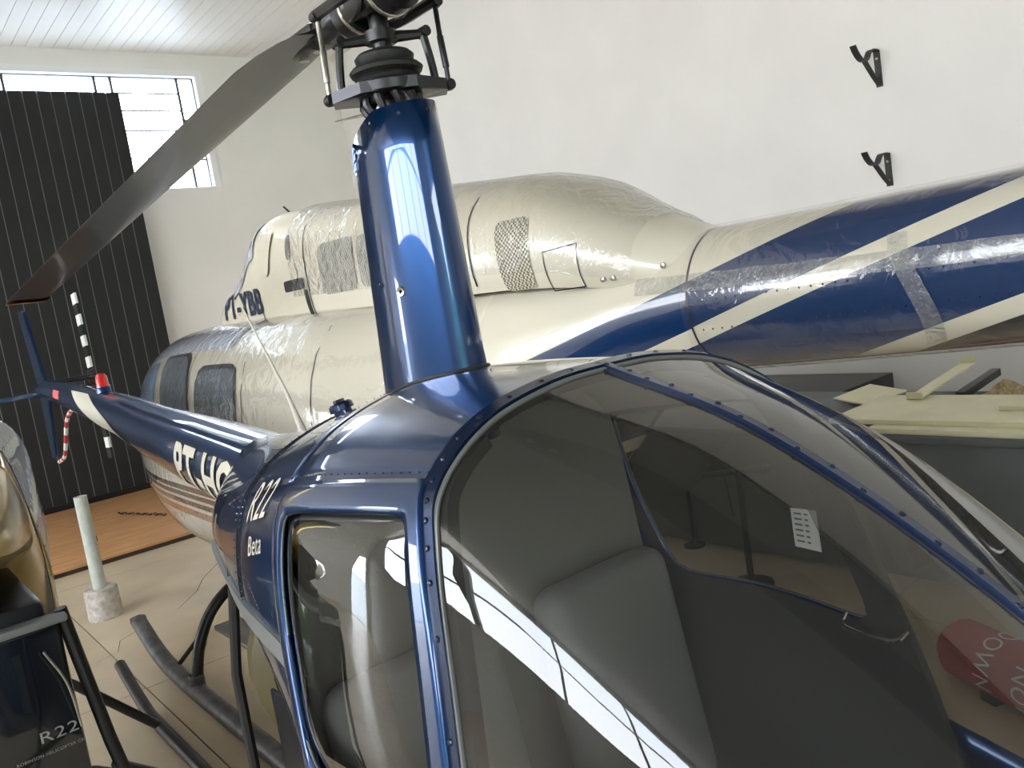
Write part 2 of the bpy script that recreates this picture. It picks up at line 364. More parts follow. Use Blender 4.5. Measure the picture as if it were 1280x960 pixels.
# ================================================================== SMALL TWO-SEAT HELICOPTERS
# skin stations from tail to nose; each row: ten points (ahead of mast, half width, height) from crown to keel
ST = np.array([
 [(-1.00,0,1.765),(-1.00,.055,1.757),(-1.00,.105,1.725),(-1.00,.135,1.685),(-1.00,.150,1.64),(-1.00,.150,1.60),(-1.00,.135,1.55),(-1.00,.10,1.51),(-1.00,.055,1.485),(-1.00,0,1.48)],
 [(-.76,0,1.785),(-.76,.10,1.772),(-.755,.20,1.728),(-.75,.265,1.672),(-.74,.300,1.605),(-.73,.30,1.545),(-.72,.27,1.505),(-.71,.20,1.485),(-.70,.10,1.475),(-.70,0,1.475)],
 [(-.32,0,1.868),(-.31,.12,1.858),(-.285,.265,1.815),(-.262,.365,1.750),(-.275,.400,1.650),(-.285,.41,1.52),(-.29,.385,1.45),(-.29,.25,1.42),(-.29,.10,1.41),(-.29,0,1.41)],
 [(.05,0,1.940),(.05,.13,1.930),(.06,.285,1.885),(.077,.395,1.811),(.045,.430,1.720),(.055,.457,1.56),(.13,.485,1.30),(.13,.47,1.0),(.12,.40,.70),(.12,0,.62)],
 [(.28,0,1.950),(.28,.13,1.942),(.29,.280,1.905),(.31,.395,1.835),(.31,.432,1.755),(.335,.472,1.60),(.42,.54,1.26),(.45,.53,.95),(.45,.43,.63),(.45,0,.55)],
 [(.50,0,1.945),(.50,.13,1.940),(.51,.272,1.912),(.535,.384,1.852),(.565,.428,1.777),(.620,.472,1.616),(.72,.55,1.20),(.78,.54,.90),(.80,.44,.60),(.80,0,.50)],
 [(.81,0,1.838),(.81,.13,1.828),(.82,.270,1.780),(.84,.375,1.700),(.86,.430,1.600),(.90,.480,1.42),(.98,.52,1.13),(1.02,.50,.86),(1.02,.40,.59),(1.02,0,.50)],
 [(1.13,0,1.634),(1.13,.13,1.615),(1.13,.26,1.555),(1.14,.350,1.470),(1.15,.400,1.370),(1.18,.440,1.22),(1.22,.45,1.0),(1.25,.42,.78),(1.22,.33,.58),(1.22,0,.51)],
 [(1.42,0,1.370),(1.42,.10,1.355),(1.42,.20,1.310),(1.42,.27,1.245),(1.42,.31,1.170),(1.42,.335,1.07),(1.43,.335,.93),(1.44,.31,.76),(1.40,.24,.60),(1.40,0,.53)],
 [(1.64,0,1.09),(1.64,.06,1.08),(1.64,.12,1.05),(1.64,.16,1.01),(1.64,.18,.97),(1.64,.19,.92),(1.64,.19,.86),(1.64,.17,.76),(1.62,.13,.68),(1.60,0,.64)],
 [(1.70,0,.90)]*10], float)
FULL = np.concatenate([(ST*[1, -1, 1])[:, :0:-1], ST], axis=1)    # 19 columns, port (negative) to starboard
def S0(a, b):
    row = cr_(FULL[:6], a) if a <= 5 else cr_(FULL[5:], a-5)
    p = cr_(row, b+9); return np.array([p[0], -p[1], p[2]])
def S(a, b, off=0.0):
    p = S0(a, b)
    if off:
        e = .02; da = S0(min(a+e, 10), b)-S0(max(a-e, 0), b); db = S0(a, min(b+e, 9))-S0(a, max(b-e, -9))
        n = np.cross(da, db); k = np.linalg.norm(n)
        if k > 1e-12:
            n /= k
            if n @ (p-np.array([min(max(p[0], -.8), 1.2), 0, 1.3 if p[0] > 0 else 1.6])) < 0: n = -n
            p = p+n*off
    return p
def patch(a0, a1, b0, b1, na, nb, off=0.0):
    return gridg([[S(a, b, off) for b in np.linspace(b0, b1, nb)] for a in np.linspace(a0, a1, na)])
def ribbon(path, wid, off, thick):
    """raised strip with a box section lying on the skin along a list of (a,b)"""
    pts = [S(a, b, off) for a, b in path]; pin = [S(a, b, off-thick) for a, b in path]; V, F = [], []
    for i in range(len(pts)):
        d = pts[min(i+1, len(pts)-1)]-pts[max(i-1, 0)]; n = pts[i]-pin[i]; s = np.cross(d, n); s /= np.linalg.norm(s)+1e-9
        V += [pts[i]+s*wid/2, pts[i]-s*wid/2, pin[i]-s*wid/2, pin[i]+s*wid/2]
    for i in range(len(pts)-1):
        for k in range(4): F.append((4*i+k, 4*i+(k+1) % 4, 4*i+4+(k+1) % 4, 4*i+4+k))
    F += [(3, 2, 1, 0), tuple(4*(len(pts)-1)+k for k in range(4))]
    return V, F
def ring_panel(outer, inner, steps=3, off=0.0):
    V, F = [], []; n = len(outer)
    for s in range(steps+1):
        t = s/steps
        for o_, i_ in zip(outer, inner): V.append(S(o_[0]*(1-t)+i_[0]*t, o_[1]*(1-t)+i_[1]*t, off))
    for s in range(steps):
        for k in range(n): F.append((s*n+k, s*n+(k+1) % n, (s+1)*n+(k+1) % n, (s+1)*n+k))
    return V, F
def loop_rect(a0, a1, b0, b1, n=64, r=0.0, shear=0.0):
    """n points round a (rounded) rectangle in skin coordinates, r as a fraction of the half sides"""
    out = []; ca, cb, ha, hb = (a0+a1)/2, (b0+b1)/2, (a1-a0)/2, (b1-b0)/2
    for k in range(n):
        t = 2*math.pi*k/n; c, s = math.cos(t), math.sin(t)
        m = max(abs(c), abs(s)); u, v = c/m, s/m
        if r != 0:
            q = 2+6*(1-r); g = (abs(c)**q+abs(s)**q)**(-1/q); u, v = c*g, s*g
        out.append((ca+u*ha, cb+v*hb))
    return out
def disc_panel(inner, off, bulge, rings=6):
    ca = sum(p[0] for p in inner)/len(inner); cb = sum(p[1] for p in inner)/len(inner); n = len(inner); V, F = [], []
    for s in range(1, rings+1):
        t = s/rings
        for p in inner: V.append(S(ca+(p[0]-ca)*t, cb+(p[1]-cb)*t, off+bulge*(1-t**4)))
    V.append(S(ca, cb, off+bulge)); c = len(V)-1
    for s in range(rings-1):
        for k in range(n): F.append((s*n+k, s*n+(k+1) % n, (s+1)*n+(k+1) % n, (s+1)*n+k))
    F += [(c, k, (k+1) % n) for k in range(n)]
    return V, F
def text_on_skin(name, s, size, a, b, up_vec, m, parent, width=1.0, off=.0025, bold=0.0, flip=1):
    """wrap lettering: reading direction runs toward the nose on the starboard side"""
    V, F = text_geo(s, size, width, 2, bold)
    p = S(a, b); e = .02
    ta = (S(a+e, b)-S(a-e, b)); la = np.linalg.norm(ta)/(2*e); tb = S(a, b+e)-S(a, b-e); lb = np.linalg.norm(tb)/(2*e)
    out = []
    for x, y in V:
        xx, yy = x+up_vec*y, y
        out.append(S(a+flip*xx/la, b-yy/lb, off))
    return obj(name, out, F, m, parent, smooth=False)

SCREW = None
def screw_mesh():
    global SCREW
    if SCREW is None:
        v, f = latheg([(0, .0030), (.0028, .0027), (.0044, .0014), (.0048, 0)], 8)
        me = D.meshes.new('screw'); me.from_pydata(v, [], f); me.materials.append(DARKB); SCREW = me
    return SCREW
DARKB = mat('blue_black_screw', (0.012, 0.02, 0.045), .3, .6, .4)
def put_screws(parent, path, off, step=1):
    for a, b in path[::step]:
        p = Vector(S(a, b, off)); n = (p-Vector(S(a, b, off-.01))).normalized()
        o = D.objects.new('screw', screw_mesh()); C.objects.link(o); o.parent = parent
        o.location = p; o.rotation_euler = n.to_track_quat('Z', 'Y').to_euler()
def rivets(name, paths, m, parent, off=.001, r=.0028):
    parts = []
    for path in paths:
        for a, b in path:
            p = Vector(S(a, b, off)); n = (p-Vector(S(a, b, off-.01))).normalized(); s, t = frame_at(n); V = []
            for k in range(5): V.append(p+(s*math.cos(k*1.2566)+t*math.sin(k*1.2566))*r)
            V.append(p+n*r*.7); parts.append((V, [(k, (k+1) % 5, 5) for k in range(5)]))
    o = obj(name, *merge(*parts), m, parent); tag(o, kind='stuff'); return o
def lin(p, q, n): return [(p[0]+(q[0]-p[0])*t, p[1]+(q[1]-p[1])*t) for t in np.linspace(0, 1, n)]

def shell(root, paint, wsglass, doorglass, doors=True, under=None):
    """cabin skin, doors, screens, inner lining"""
    if under is None: obj('aft_cowl', *patch(0, 2, -9, 9, 14, 61), paint, root)
    else:
        obj('aft_cowl', *patch(0, 2, -5.2, 5.2, 14, 41), paint, root)
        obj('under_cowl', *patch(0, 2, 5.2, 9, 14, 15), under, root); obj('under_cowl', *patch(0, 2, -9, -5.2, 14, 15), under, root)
    obj('upper_cowl', *patch(2.012, 2.99, -3, 3, 8, 25), paint, root, solid=.004)
    obj('roof', *patch(2.99, 5, -3, 3, 14, 25) if doors else patch(2.99, 3.4, -3, 3, 5, 25), paint, root, solid=.004)
    for s in (1, -1):
        obj('side_cowl', *patch(2.012, 2.985, s*3, s*9, 9, 25), paint, root, solid=.004)
        if doors:
            outer = loop_rect(3.02, 4.97, s*3.04, s*7.4, 96)
            inner = loop_rect(3.13, 4.82, s*3.66, s*5.75, 96, r=-1.2)
            d = obj('door', *ring_panel(outer, inner, 4), paint, root, solid=.012)
            obj('door_lining', *ring_panel(outer, inner, 4, -.014), DARKC, d)
            obj('window_pane', *disc_panel(inner, -.003, .022), doorglass, d)
            i2 = loop_rect(3.115, 4.835, s*3.62, s*5.79, 96, r=-1.2)
            obj('window_seal', *ring_panel(i2, inner, 1, .003), GREYP, d, solid=.004)
        a_ = 5 if doors else 3.4
        if doors: obj('windshield', *patch(a_, 10, 0, s*6.2, 40, 30), wsglass, root)
        else: obj('windshield', *gridg([[S(a, b, .115*min(1, (a-a_)/1.1)*math.sin(math.pi*(abs(b)/6.2)**1.8)) for b in np.linspace(0, s*6.2, 26)] for a in np.linspace(a_, 10, 40)]), wsglass, root)
        obj('nose_shell', *patch(5 if doors else 3, 10, s*6.2, s*9, 24, 14), paint, root, solid=.004)
        if not doors: obj('door_post', *patch(2.99, 3.4, s*3, s*6.2, 5, 20), paint, root, solid=.004)
    for s in (1, -1):
        if doors: obj('belly', *patch(3, 5, s*7.4, s*9, 12, 8), paint, root)
    # inner faces
    obj('headliner', *patch(3.05, 4.95, -3.4, 3.4, 10, 21, -.03), LINER, root)
    c = np.array([.15, 0, 1.25]); b_ = [S(3.12, t, -.02) for t in np.linspace(-8.8, 8.8, 50)]
    V = [(.10+.12*(1.9-p[2])*-.3, p[1], p[2]) for p in b_]+[(.05, 0, 1.2)]; k = len(b_)
    obj('firewall', V, [(i, (i+1) % k, k) for i in range(k)], LINER, root, smooth=False)

# ------------------------------------------------------------------ the blue helicopter
R22 = empty('helicopter', (1.0, 1.52, 0), rad(-90))
tag(R22, 'dark blue two-seat helicopter with tinted bubble windshield and tall blue mast fairing, filling the foreground', 'helicopter', 'parked helicopters')
shell(R22, BLUE, TINT, TINTD)
# screws, seams and strips
arch = [(5.0, b) for b in np.linspace(0, 7.2, 60)]
for s in (1, -1):
    p_ = [(5.0, s*b) for _, b in arch]
    f_ = obj('windshield_frame', *ribbon(p_, .024, .006, .012), BLUE_STRIP, R22)
    put_screws(f_, [(5.0, s*b) for b in (.55, 1.05, 1.55, 2.02, 2.4, 2.72, 3.05, 3.4, 3.72, 4.05, 4.4, 4.8, 5.2, 5.6, 6.0, 6.4)], .006)
    obj('pillar_trim', *ribbon([(4.98, s*b) for b in np.linspace(2.2, 7.2, 40)], .060, -.012, .02), DARKC, f_)
    obj('windshield_seal', *ribbon([(5.055, s*b) for _, b in arch], .006, .004, .006), GREYP, f_)
    rl = obj('door_rail', *ribbon(lin((3.02, s*2.98), (4.93, s*2.98), 24), .010, .006, .010), BLUE_STRIP, R22)
    rivets('rivet_row', [lin((3.08, s*2.90), (4.9, s*2.90), 18)], BLUE, rl, .002, .0035)
    obj('door_gap', *ribbon(lin((3.0, s*3.0), (3.0, s*6.6), 30), .006, .002, .004), RUBBER, R22)
    obj('cowl_gap', *ribbon(lin((2.0, s*.2), (2.0, s*5.6), 40), .006, .0022, .004), RUBBER, R22)
    rivets('rivet_row', [lin((1.94, s*.3), (1.94, s*5.6), 40), lin((2.06, s*.3), (2.06, s*5.6), 40), lin((2.93, s*3.1), (2.93, s*6), 34),
                         lin((2.5, s*.5), (2.9, s*2.9), 14), lin((2.1, s*4.3), (2.92, s*5.6), 26)], BLUE, R22)
    for b in (3.7, 5.35): 
        hb = obj('door_hinge', *ribbon(lin((4.93, s*(b-.08)), (4.93, s*(b+.08)), 4), .022, .007, .012), BLUE_STRIP, R22)
        put_screws(hb, [(4.93, s*(b-.04)), (4.93, s*(b+.04))], .007)
    obj('lower_edge_strip', *ribbon([(a, s*(5.0+.12*(a-1))) for a in np.linspace(1.0, 2.98, 30)], .040, .008, .012), GREYP, R22)
cs = obj('center_strip', *ribbon([(a, 0) for a in np.linspace(4.98, 9.5, 60)], .016, .008, .014), BLUE_STRIP, R22)
put_screws(cs, [(a, .03*(-1)**i) for i, a in enumerate(np.linspace(5.05, 8.2, 24))], .008)
obj('strip_flange', *ribbon([(a, 0) for a in np.linspace(4.98, 9.5, 60)], .030, .002, .004), NAVY, cs)
# lettering and flash on the side panel
text_on_skin('lettering_model', 'R22', .115, 2.48, 3.28, .35, OFFW, R22, .75, flip=1)
text_on_skin('lettering_name', 'Beta', .060, 2.50, 4.08, .1, OFFW, R22, .9, flip=1)

# mast fairing: rounded front, flat-sided tail
def fairing_ring(z, l0, l1, t, n=40):
    out = []
    for k in range(n):
        a = 2*math.pi*k/n; c, s = math.cos(a), math.sin(a)
        lm = l0+(l1-l0)*.62
        if c >= 0: x = lm+(l1-lm)*c; y = t*s
        else:
            x = lm+(lm-l0)*c; y = t*(abs(s)**.8)*math.copysign(1, s)*(1-.25*(abs(c))**2)
        out.append((x, y, z))
    return out
zs = np.linspace(0, 1, 9); rings = []
for q in zs:
    rings.append(fairing_ring(1.80+q*(2.490-1.80), -.205+q*.045, .150-q*.030, .085-q*.019))
top = [(x, y, z-.28*(max(0, -x+.02))) for x, y, z in rings[-1]]; rings[-1] = top
V, F = [], []
for rg in rings: V += rg
n = 40
for i in range(len(rings)-1):
    for k in range(n): F.append((i*n+k, i*n+(k+1) % n, (i+1)*n+(k+1) % n, (i+1)*n+k))
mf = obj('mast_fairing', V, F, BLUE, R22, solid=.004)
def fair_pt(q, k, out=.003):
    i = q*(len(rings)-1); j = int(min(i, len(rings)-2)); t = i-j
    p = Vector(rings[j][k % n])*(1-t)+Vector(rings[j+1][k % n])*t; nrm = Vector((p.x, p.y, 0)).normalized(); return p+nrm*out, nrm
for q, k in ((.97, 0), (.97, 35), (.97, 30), (.97, 26), (.03, 37), (.10, 33), (.10, 29), (.12, 26), (.5, 28), (.03, 2)):
    p, nrm = fair_pt(q, k); o = D.objects.new('screw', screw_mesh()); C.objects.link(o); o.parent = mf
    o.location = p; o.rotation_euler = nrm.to_track_quat('Z', 'Y').to_euler()
p, nrm = fair_pt(.47, 31, 0)
g = lathe('grommet', [(.004, .004), (.009, .005), (.011, .002), (.011, -.002)], STEEL, mf, 14); g.location = p; g.rotation_euler = nrm.to_track_quat('Z', 'Y').to_euler()
p, nrm = fair_pt(.16, 2, 0)
tube('drain_pin', [p-nrm*.005, p+nrm*.03+Vector((0, 0, .004))], .0035, BLACK, mf, 6)
for i in range(5):
    for r_ in range(3):
        kk = 23.5+i*.55; a0, n0_ = fair_pt(.985-.045*r_, int(kk), .001); a1, n1_ = fair_pt(.985-.045*r_, int(kk)+1, .001)
        t = kk-int(kk); c0 = a0*(1-t)+a1*t; b0_, _ = fair_pt(.955-.045*r_, int(kk), .001); b1_, _ = fair_pt(.955-.045*r_, int(kk)+1, .001); c1 = b0_*(1-t)+b1_*t
        tube('louver', [c0, (c0+c1)/2+n0_*.001, c1], .0022, BLUE, mf, 6)
# rubber seal where the fairing meets the roof
RG = np.array([S0(a, b) for a in np.linspace(1.6, 4.6, 90) for b in np.linspace(-2.2, 2.2, 60)])
def roof_z(x, y): return RG[np.argmin((RG[:, 0]-x)**2+(RG[:, 1]-y)**2), 2]
loop_ = []
for k in range(n+1):
    x, y, _ = fairing_ring(0, -.199, .146, .084)[k % n]; loop_.append((x, y, roof_z(x, y)+.001))
tube('fairing_seal', loop_, .0045, RUBBER, mf, 6)

# rotor head
MZ = 2.538
tube('mast_tube', [(0, 0, 2.3), (0, 0, 2.70)], .021, BLACK, R22, 16)
sp = lathe('swashplate', [(.03, MZ-.012), (.062, MZ-.016), (.074, MZ-.010), (.076, MZ+.008), (.066, MZ+.014), (.03, MZ+.014)], DARKST, R22, 28)
pg = [(.026, .118), (.062, .058), (.070, 0), (.062, -.058), (.026, -.118), (-.026, -.118), (-.062, -.058), (-.070, 0), (-.062, .058), (-.026, .118)]
V = [(x, y, MZ-.012-.10*max(0, abs(y)-.06)) for x, y in pg]+[(x, y, MZ+.010-.10*max(0, abs(y)-.06)) for x, y in pg]; k = len(pg)
arm = obj('swashplate_arm', V, [tuple(range(k))[::-1], tuple(range(k, 2*k))]+[(i, (i+1) % k, (i+1) % k+k, i+k) for i in range(k)], DARKST, sp, smooth=False); arm.rotation_euler = (0, 0, rad(-33))
lathe('rubber_boot', [(.035, MZ+.012), (.066, MZ+.014), (.070, MZ+.020), (.062, MZ+.027), (.074, MZ+.033), (.077, MZ+.040), (.070, MZ+.047), (.056, MZ+.051), (.060, MZ+.058), (.062, MZ+.066), (.055, MZ+.073), (.035, MZ+.080), (.021, MZ+.084)], RUBBER, R22, 32)
cl = lathe('mast_collar', [(.021, 2.632), (.034, 2.634), (.034, 2.656), (.021, 2.658)], BLACK, R22, 16)
ang = rad(-33)
ca, sa = math.cos(ang), math.sin(ang)
def rp(r, t, z):            # polar about the mast, along the arm line
    return (-sa*r+ca*t, ca*r+sa*t, z)
for s in (1, -1):
    tube('scissor_arm', [rp(0, 0, 2.645), rp(s*.088, .0, 2.642)], [.014, .009], BLACK, cl, 8)
    tube('scissor_link', smooth_path([rp(s*.086, 0, 2.645), rp(s*.094, 0, 2.59), rp(s*.098, 0, MZ+.004)], 3), .0085, BLACK, cl, 8)
    lathe('scissor_bolt', [(0, -.014), (.011, -.014), (.011, .014), (0, .014)], DARKST, cl, 10, rp(s*.088, 0, 2.645), 'x')
    lk = tube('pitch_link', [rp(s*.124, 0, MZ-.005), rp(s*.124, 0, MZ+.030), rp(s*.124, 0, MZ+.032), rp(s*.121, 0, MZ+.095), rp(s*.121, 0, MZ+.097), rp(s*.121, 0, 2.70)], [.0052, .0052, .0072, .0072, .0055, .0055], STEEL if s < 0 else DARKST, R22, 10)
    for zz in (MZ-.004, 2.702):
        lathe('rod_end', [(0, -.010), (.011, -.010), (.013, 0), (.011, .010), (0, .010)], BLACK, lk, 12, rp(s*.124, 0, zz), 'x')
for k in range(10):
    a = 2*math.pi*k/10+.2
    b0 = tube('control_clevis', [(.055*math.cos(a), .055*math.sin(a), MZ-.010), (.060*math.cos(a+.1), .060*math.sin(a+.1), MZ-.030), (.045*math.cos(a+.2), .045*math.sin(a+.2), MZ-.060)], [.010, .0085, .007], DARKST if k % 3 else BLACK, sp, 8)
tube('droop_pin', [rp(-.06, -.03, MZ-.035), rp(-.125, -.05, MZ-.036)], [.004, .001], STEEL, sp, 6)
# hub and blade grips (blade line lies almost fore and aft)
HZ = 2.725
hub = box('rotor_hub', -.075, .075, -.040, .040, HZ-.035, HZ+.045, BLACK, R22, .012)
for s in (1, -1):
    lathe('teeter_bolt', [(0, -.07), (.018, -.07), (.018, -.055), (.010, -.05), (.010, .05), (.018, .055), (.018, .07), (0, .07)], DARKST, hub, 14, (.0, 0, HZ+.01), 'y')
    lathe('hub_cheek', [(.0, -.006), (.042, -.006), (.045, 0), (.042, .006), (0, .006)], DARKST, hub, 24, (.02*s, s*.045, HZ), 'y')
    v, f = latheg([(0, .04), (.052, .04), (.055, .05), (.055, .095), (.046, .105), (.038, .17), (.030, .26), (0, .26)], 22, (0, 0, HZ), 'x')
    if s < 0: v = [(-x, y, z) for x, y, z in v]
    gr = obj('blade_grip', v, f, BLACK, R22)
    lathe('grip_ring', [(.054, -.005), (.0575, -.004), (.0575, .004), (.054, .005)], STEEL, gr, 24, (s*.055, 0, HZ), 'x')
    horn = [(s*.10, -s*.03, HZ-.01), (s*.09, -s*.09, HZ-.02), rp(-s*.121, 0, 2.705)]
    tube('pitch_horn', smooth_path(horn, 4), .012, BLACK, gr, 8)
    for i in range(6):
        a = 2*math.pi*i/6; lathe('grip_bolt', [(0, .004), (.006, .004), (.006, -.004)], STEEL, gr, 8, (s*.098, .034*math.cos(a), HZ+.034*math.sin(a)), 'x')
# blades
def blade(name, ang_, droop, chord=.215, L=3.80):
    secs = []
    prof = [(.30, 0), (.27, .036), (.16, .055), (0, .058), (-.25, .040), (-.50, .010), (-.70, .003), (-.70, -.003), (-.40, -.012), (-.15, -.030), (.05, -.040), (.20, -.034), (.27, -.022)]
    for r in [.20, .24, .30, .40, .55, .9, 1.5, 2.2, 3.0, 3.70, L]:
        t = (r-.2)/(L-.2); ch = chord*(.55 if r < .22 else .75 if r < .27 else .9 if r < .35 else 1.0)*1.0
        z = HZ-droop*(t**1.04); tw = rad(11-8*t)
        row = []
        for u, v_ in prof:
            u_, vv = u*ch, v_*ch*1.15*(1.6 if r < .3 else 1); sweep = 0
            if r == L: sweep = -.07*(.3-u)
            yy = u_*math.cos(tw)-vv*math.sin(tw); zz = u_*math.sin(tw)+vv*math.cos(tw)
            row.append((-(r+sweep), yy, z+zz))
        secs.append(row)
    V = [p for row in secs for p in row]; k = len(prof); F = []
    for i in range(len(secs)-1):
        for j in range(k): F.append((i*k+j, (i+1)*k+j, (i+1)*k+(j+1) % k, i*k+(j+1) % k))
    F.append(tuple(range(k)))
    b = obj(name, V, F, BLADEM, R22); b.rotation_euler = (0, 0, ang_)
    n_ = (len(secs)-1)*k
    pc = np.mean(np.array(secs[-1]), axis=0)
    cap = obj('tip_cap', [(p[0]-.006, p[1], p[2]+(.003 if p[2] > pc[2] else -.004)) for p in secs[-1]]+[(p[0]+.07, pc[1]+(p[1]-pc[1])*1.03, p[2]+(.004 if p[2] > pc[2] else -.004)) for p in secs[-1]], [tuple(range(k))]+[(j, j+k, (j+1) % k+k, (j+1) % k) for j in range(k)], ORANGE, b, smooth=False)
    box('root_fitting', -.40, -.22, -.035, .035, HZ-.022, HZ+.024, DARKST, b, .01)
    for xx in (-.26, -.33): lathe('root_bolt', [(0, -.03), (.012, -.03), (.012, .034), (0, .034)], STEEL, b, 10, (xx, .0, HZ), 'z')
    return b
blade('rotor_blade', rad(.9), .29)
blade('rotor_blade', rad(181.35), .25)

# tail boom
BST = [(-.80, 1.625, .150), (-1.0, 1.625, .143), (-1.55, 1.676, .131), (-2.1, 1.728, .113), (-2.58, 1.790, .095), (-3.2, 1.845, .082), (-3.70, 1.888, .071), (-4.28, 1.925, .058)]
def boom_at(l):
    ls = [-b[0] for b in BST]; return np.interp(-l, ls, [b[1] for b in BST]), np.interp(-l, ls, [b[2] for b in BST])
V, F = tubeg([(l, 0, z) for l, z, r in BST], [r for l, z, r in BST], 28)
boom = obj('tail_boom', V, F, BLUE, R22)
def on_boom(l, th, off=.0015):
    z, r = boom_at(l); return (l, -(r+off)*math.cos(th), z+(r+off)*math.sin(th))
V2, F2 = text_geo('PT-HOL', .215, .86, 3, .006)
def boom_text(name, m, off, V2, F2, lc=-1.22, th0=-.12):
    return obj(name, [on_boom(lc+x, th0+y/.128, off) for x, y in V2], F2, m, boom, smooth=False)
V3, F3 = text_geo('PT-HOL', .215, .86, 3, .012)
boom_text('registration_outline', DARKST, .0012, V3, F3)
boom_text('registration_lettering', OFFW, .0024, V2, F2)
def boom_patch(name, pts_top, pts_bot, m):
    P = []; pts_top = [tuple(q) for q in smooth_path(pts_top, 6)]; pts_bot = [tuple(q) for q in smooth_path(pts_bot, 6)]
    for (l0, t0), (l1, t1) in zip(pts_top, pts_bot): P.append([on_boom(l0+(l1-l0)*s, t0+(t1-t0)*s, .0018) for s in np.linspace(0, 1, 8)])
    return obj(name, *gridg(P), m, boom)
boom_patch('grey_flash', [(-3.05, 1.0), (-2.85, .55), (-2.62, .1), (-2.42, -.5), (-2.2, -1.2)], [(-3.4, .9), (-3.16, .15), (-2.95, -.45), (-2.72, -1.0), (-2.45, -1.5)], OFFW)
boom_patch('warning_decal', [(-3.80, .55), (-3.72, .55), (-3.64, .55)], [(-3.80, -.1), (-3.72, -.1), (-3.64, -.1)], mat('red_decal', (.7, .12, .12), .5))
for l in (-1.95, -2.9, -3.4):
    z, r = boom_at(l); obj('boom_joint', *tubeg([(l-.006, 0, z), (l+.006, 0, z)], r+.0012, 28, cap=False), NAVY, boom)
# beacon
l = -2.93; z, r = boom_at(l)
bc = lathe('beacon', [(0, .088), (.018, .085), (.027, .070), (.029, .030), (.031, .026), (.031, .018)], REDL, R22, 20, (l, 0, z+r))
lathe('beacon_base', [(.030, .024), (.034, .018), (.036, -.03), (.0, -.03)], BLUE, bc, 20, (l, 0, z+r))
# whip antenna and filler cap
an = tube('whip_antenna', [(-.74, .0, 1.765), (-.745, .0, 1.80), (-.80, .0, 1.90), (-1.005, .0, 2.165)], [.020, .011, .0055, .0022], mat('pale_antenna', (.62, .58, .5), .5), R22, 10)
lathe('antenna_foot', [(0, .008), (.030, .006), (.034, -.012)], OFFW, an, 16, (-.735, 0, 1.775))
p = Vector(S(2.06, .75, .0)); q = (Vector(S(2.06, .75, .01))-p).normalized()
fc = lathe('fuel_cap', [(0, .026), (.024, .026), (.029, .021), (.030, .008), (.022, .006), (.022, -.004)], BLUE_STRIP, R22, 20); fc.location = p; fc.rotation_euler = q.to_track_quat('Z', 'Y').to_euler()
box('cap_handle', -.022, .022, -.005, .005, .024, .034, BLACK, fc, .002)
# tail feathers, gearbox and tail rotor
tl = empty('tail_unit', (-4.55, 0, 1.915)); tl.parent = R22
def fin(name, pts, th, m, parent):
    """flat tapered plate in the x-z plane"""
    V = [(x, -th/2, z) for x, z in pts]+[(x, th/2, z) for x, z in pts]; k = len(pts)
    F = [tuple(range(k)), tuple(range(2*k-1, k-1, -1))]+[(i, (i+1) % k, (i+1) % k+k, i+k) for i in range(k)]
    o = obj(name, V, F, m, parent, smooth=False); bv = o.modifiers.new('b', 'BEVEL'); bv.width = th*.4; bv.segments = 2; return o
vf = fin('vertical_fin', [(.02, 0), (-.20, 0), (-.36, .50), (-.20, .50)], .022, BLUE, tl); vf.location = (-.06, .045, .02)
vf2 = fin('vertical_fin', [(.02, 0), (-.20, 0), (-.26, -.46), (-.14, -.46)], .022, BLUE, tl); vf2.location = (-.06, .045, .0)
v, f = boxg(-.13, .06, -.62, .02, -.012, .012); hs = obj('horizontal_stabilizer', v, f, BLUE, tl, smooth=False); hs.location = (.10, 0, -.015)
tube('gearbox', [(.32, 0, .0), (.10, 0, 0), (-.03, 0, 0)], [.055, .050, .042], BLUE, tl, 16)
th_ = tube('tail_rotor_shaft', [(.02, 0, .035), (.02, .33, .035)], .018, DARKST, tl, 10)
for k in range(7):
    a = k*.9; tube('rotor_fitting', [(.02+.03*math.cos(a), .29, .035+.03*math.sin(a)), (.02+.075*math.cos(a), .32, .035+.06*math.sin(a))], .009, BLACK, tl, 6)
for s in (1, -1):
    tb = empty('tail_rotor_blade', (.02, .31, .035)); tb.parent = tl; tb.rotation_euler = (0, rad(-4 if s > 0 else 176), 0)
    zz = .06
    for k in range(7):
        h_ = .070; v, f = boxg(-.052, .052, -.007, .007, zz, zz+h_); obj('blade_band', v, f, (WHITE if k % 2 == 0 else BLACK) if s > 0 else (WHITE if k % 2 == 1 else BLACK), tb, smooth=False); zz += h_
tg = empty('tail_guard', (.55, .0, -.10)); tg.parent = tl
path = smooth_path([(.30, 0, 0), (.05, 0, -.08), (-.22, 0, -.30), (-.45, 0, -.36)], 5)
for i in range(len(path)-1): tube('guard_band', [path[i], path[i+1]], .012, RED if i % 2 else WHITE, tg, 8)

for o in list(tl.children):
    o.parent = R22; o.location = Vector(o.location)+Vector(tl.location)
D.objects.remove(tl)

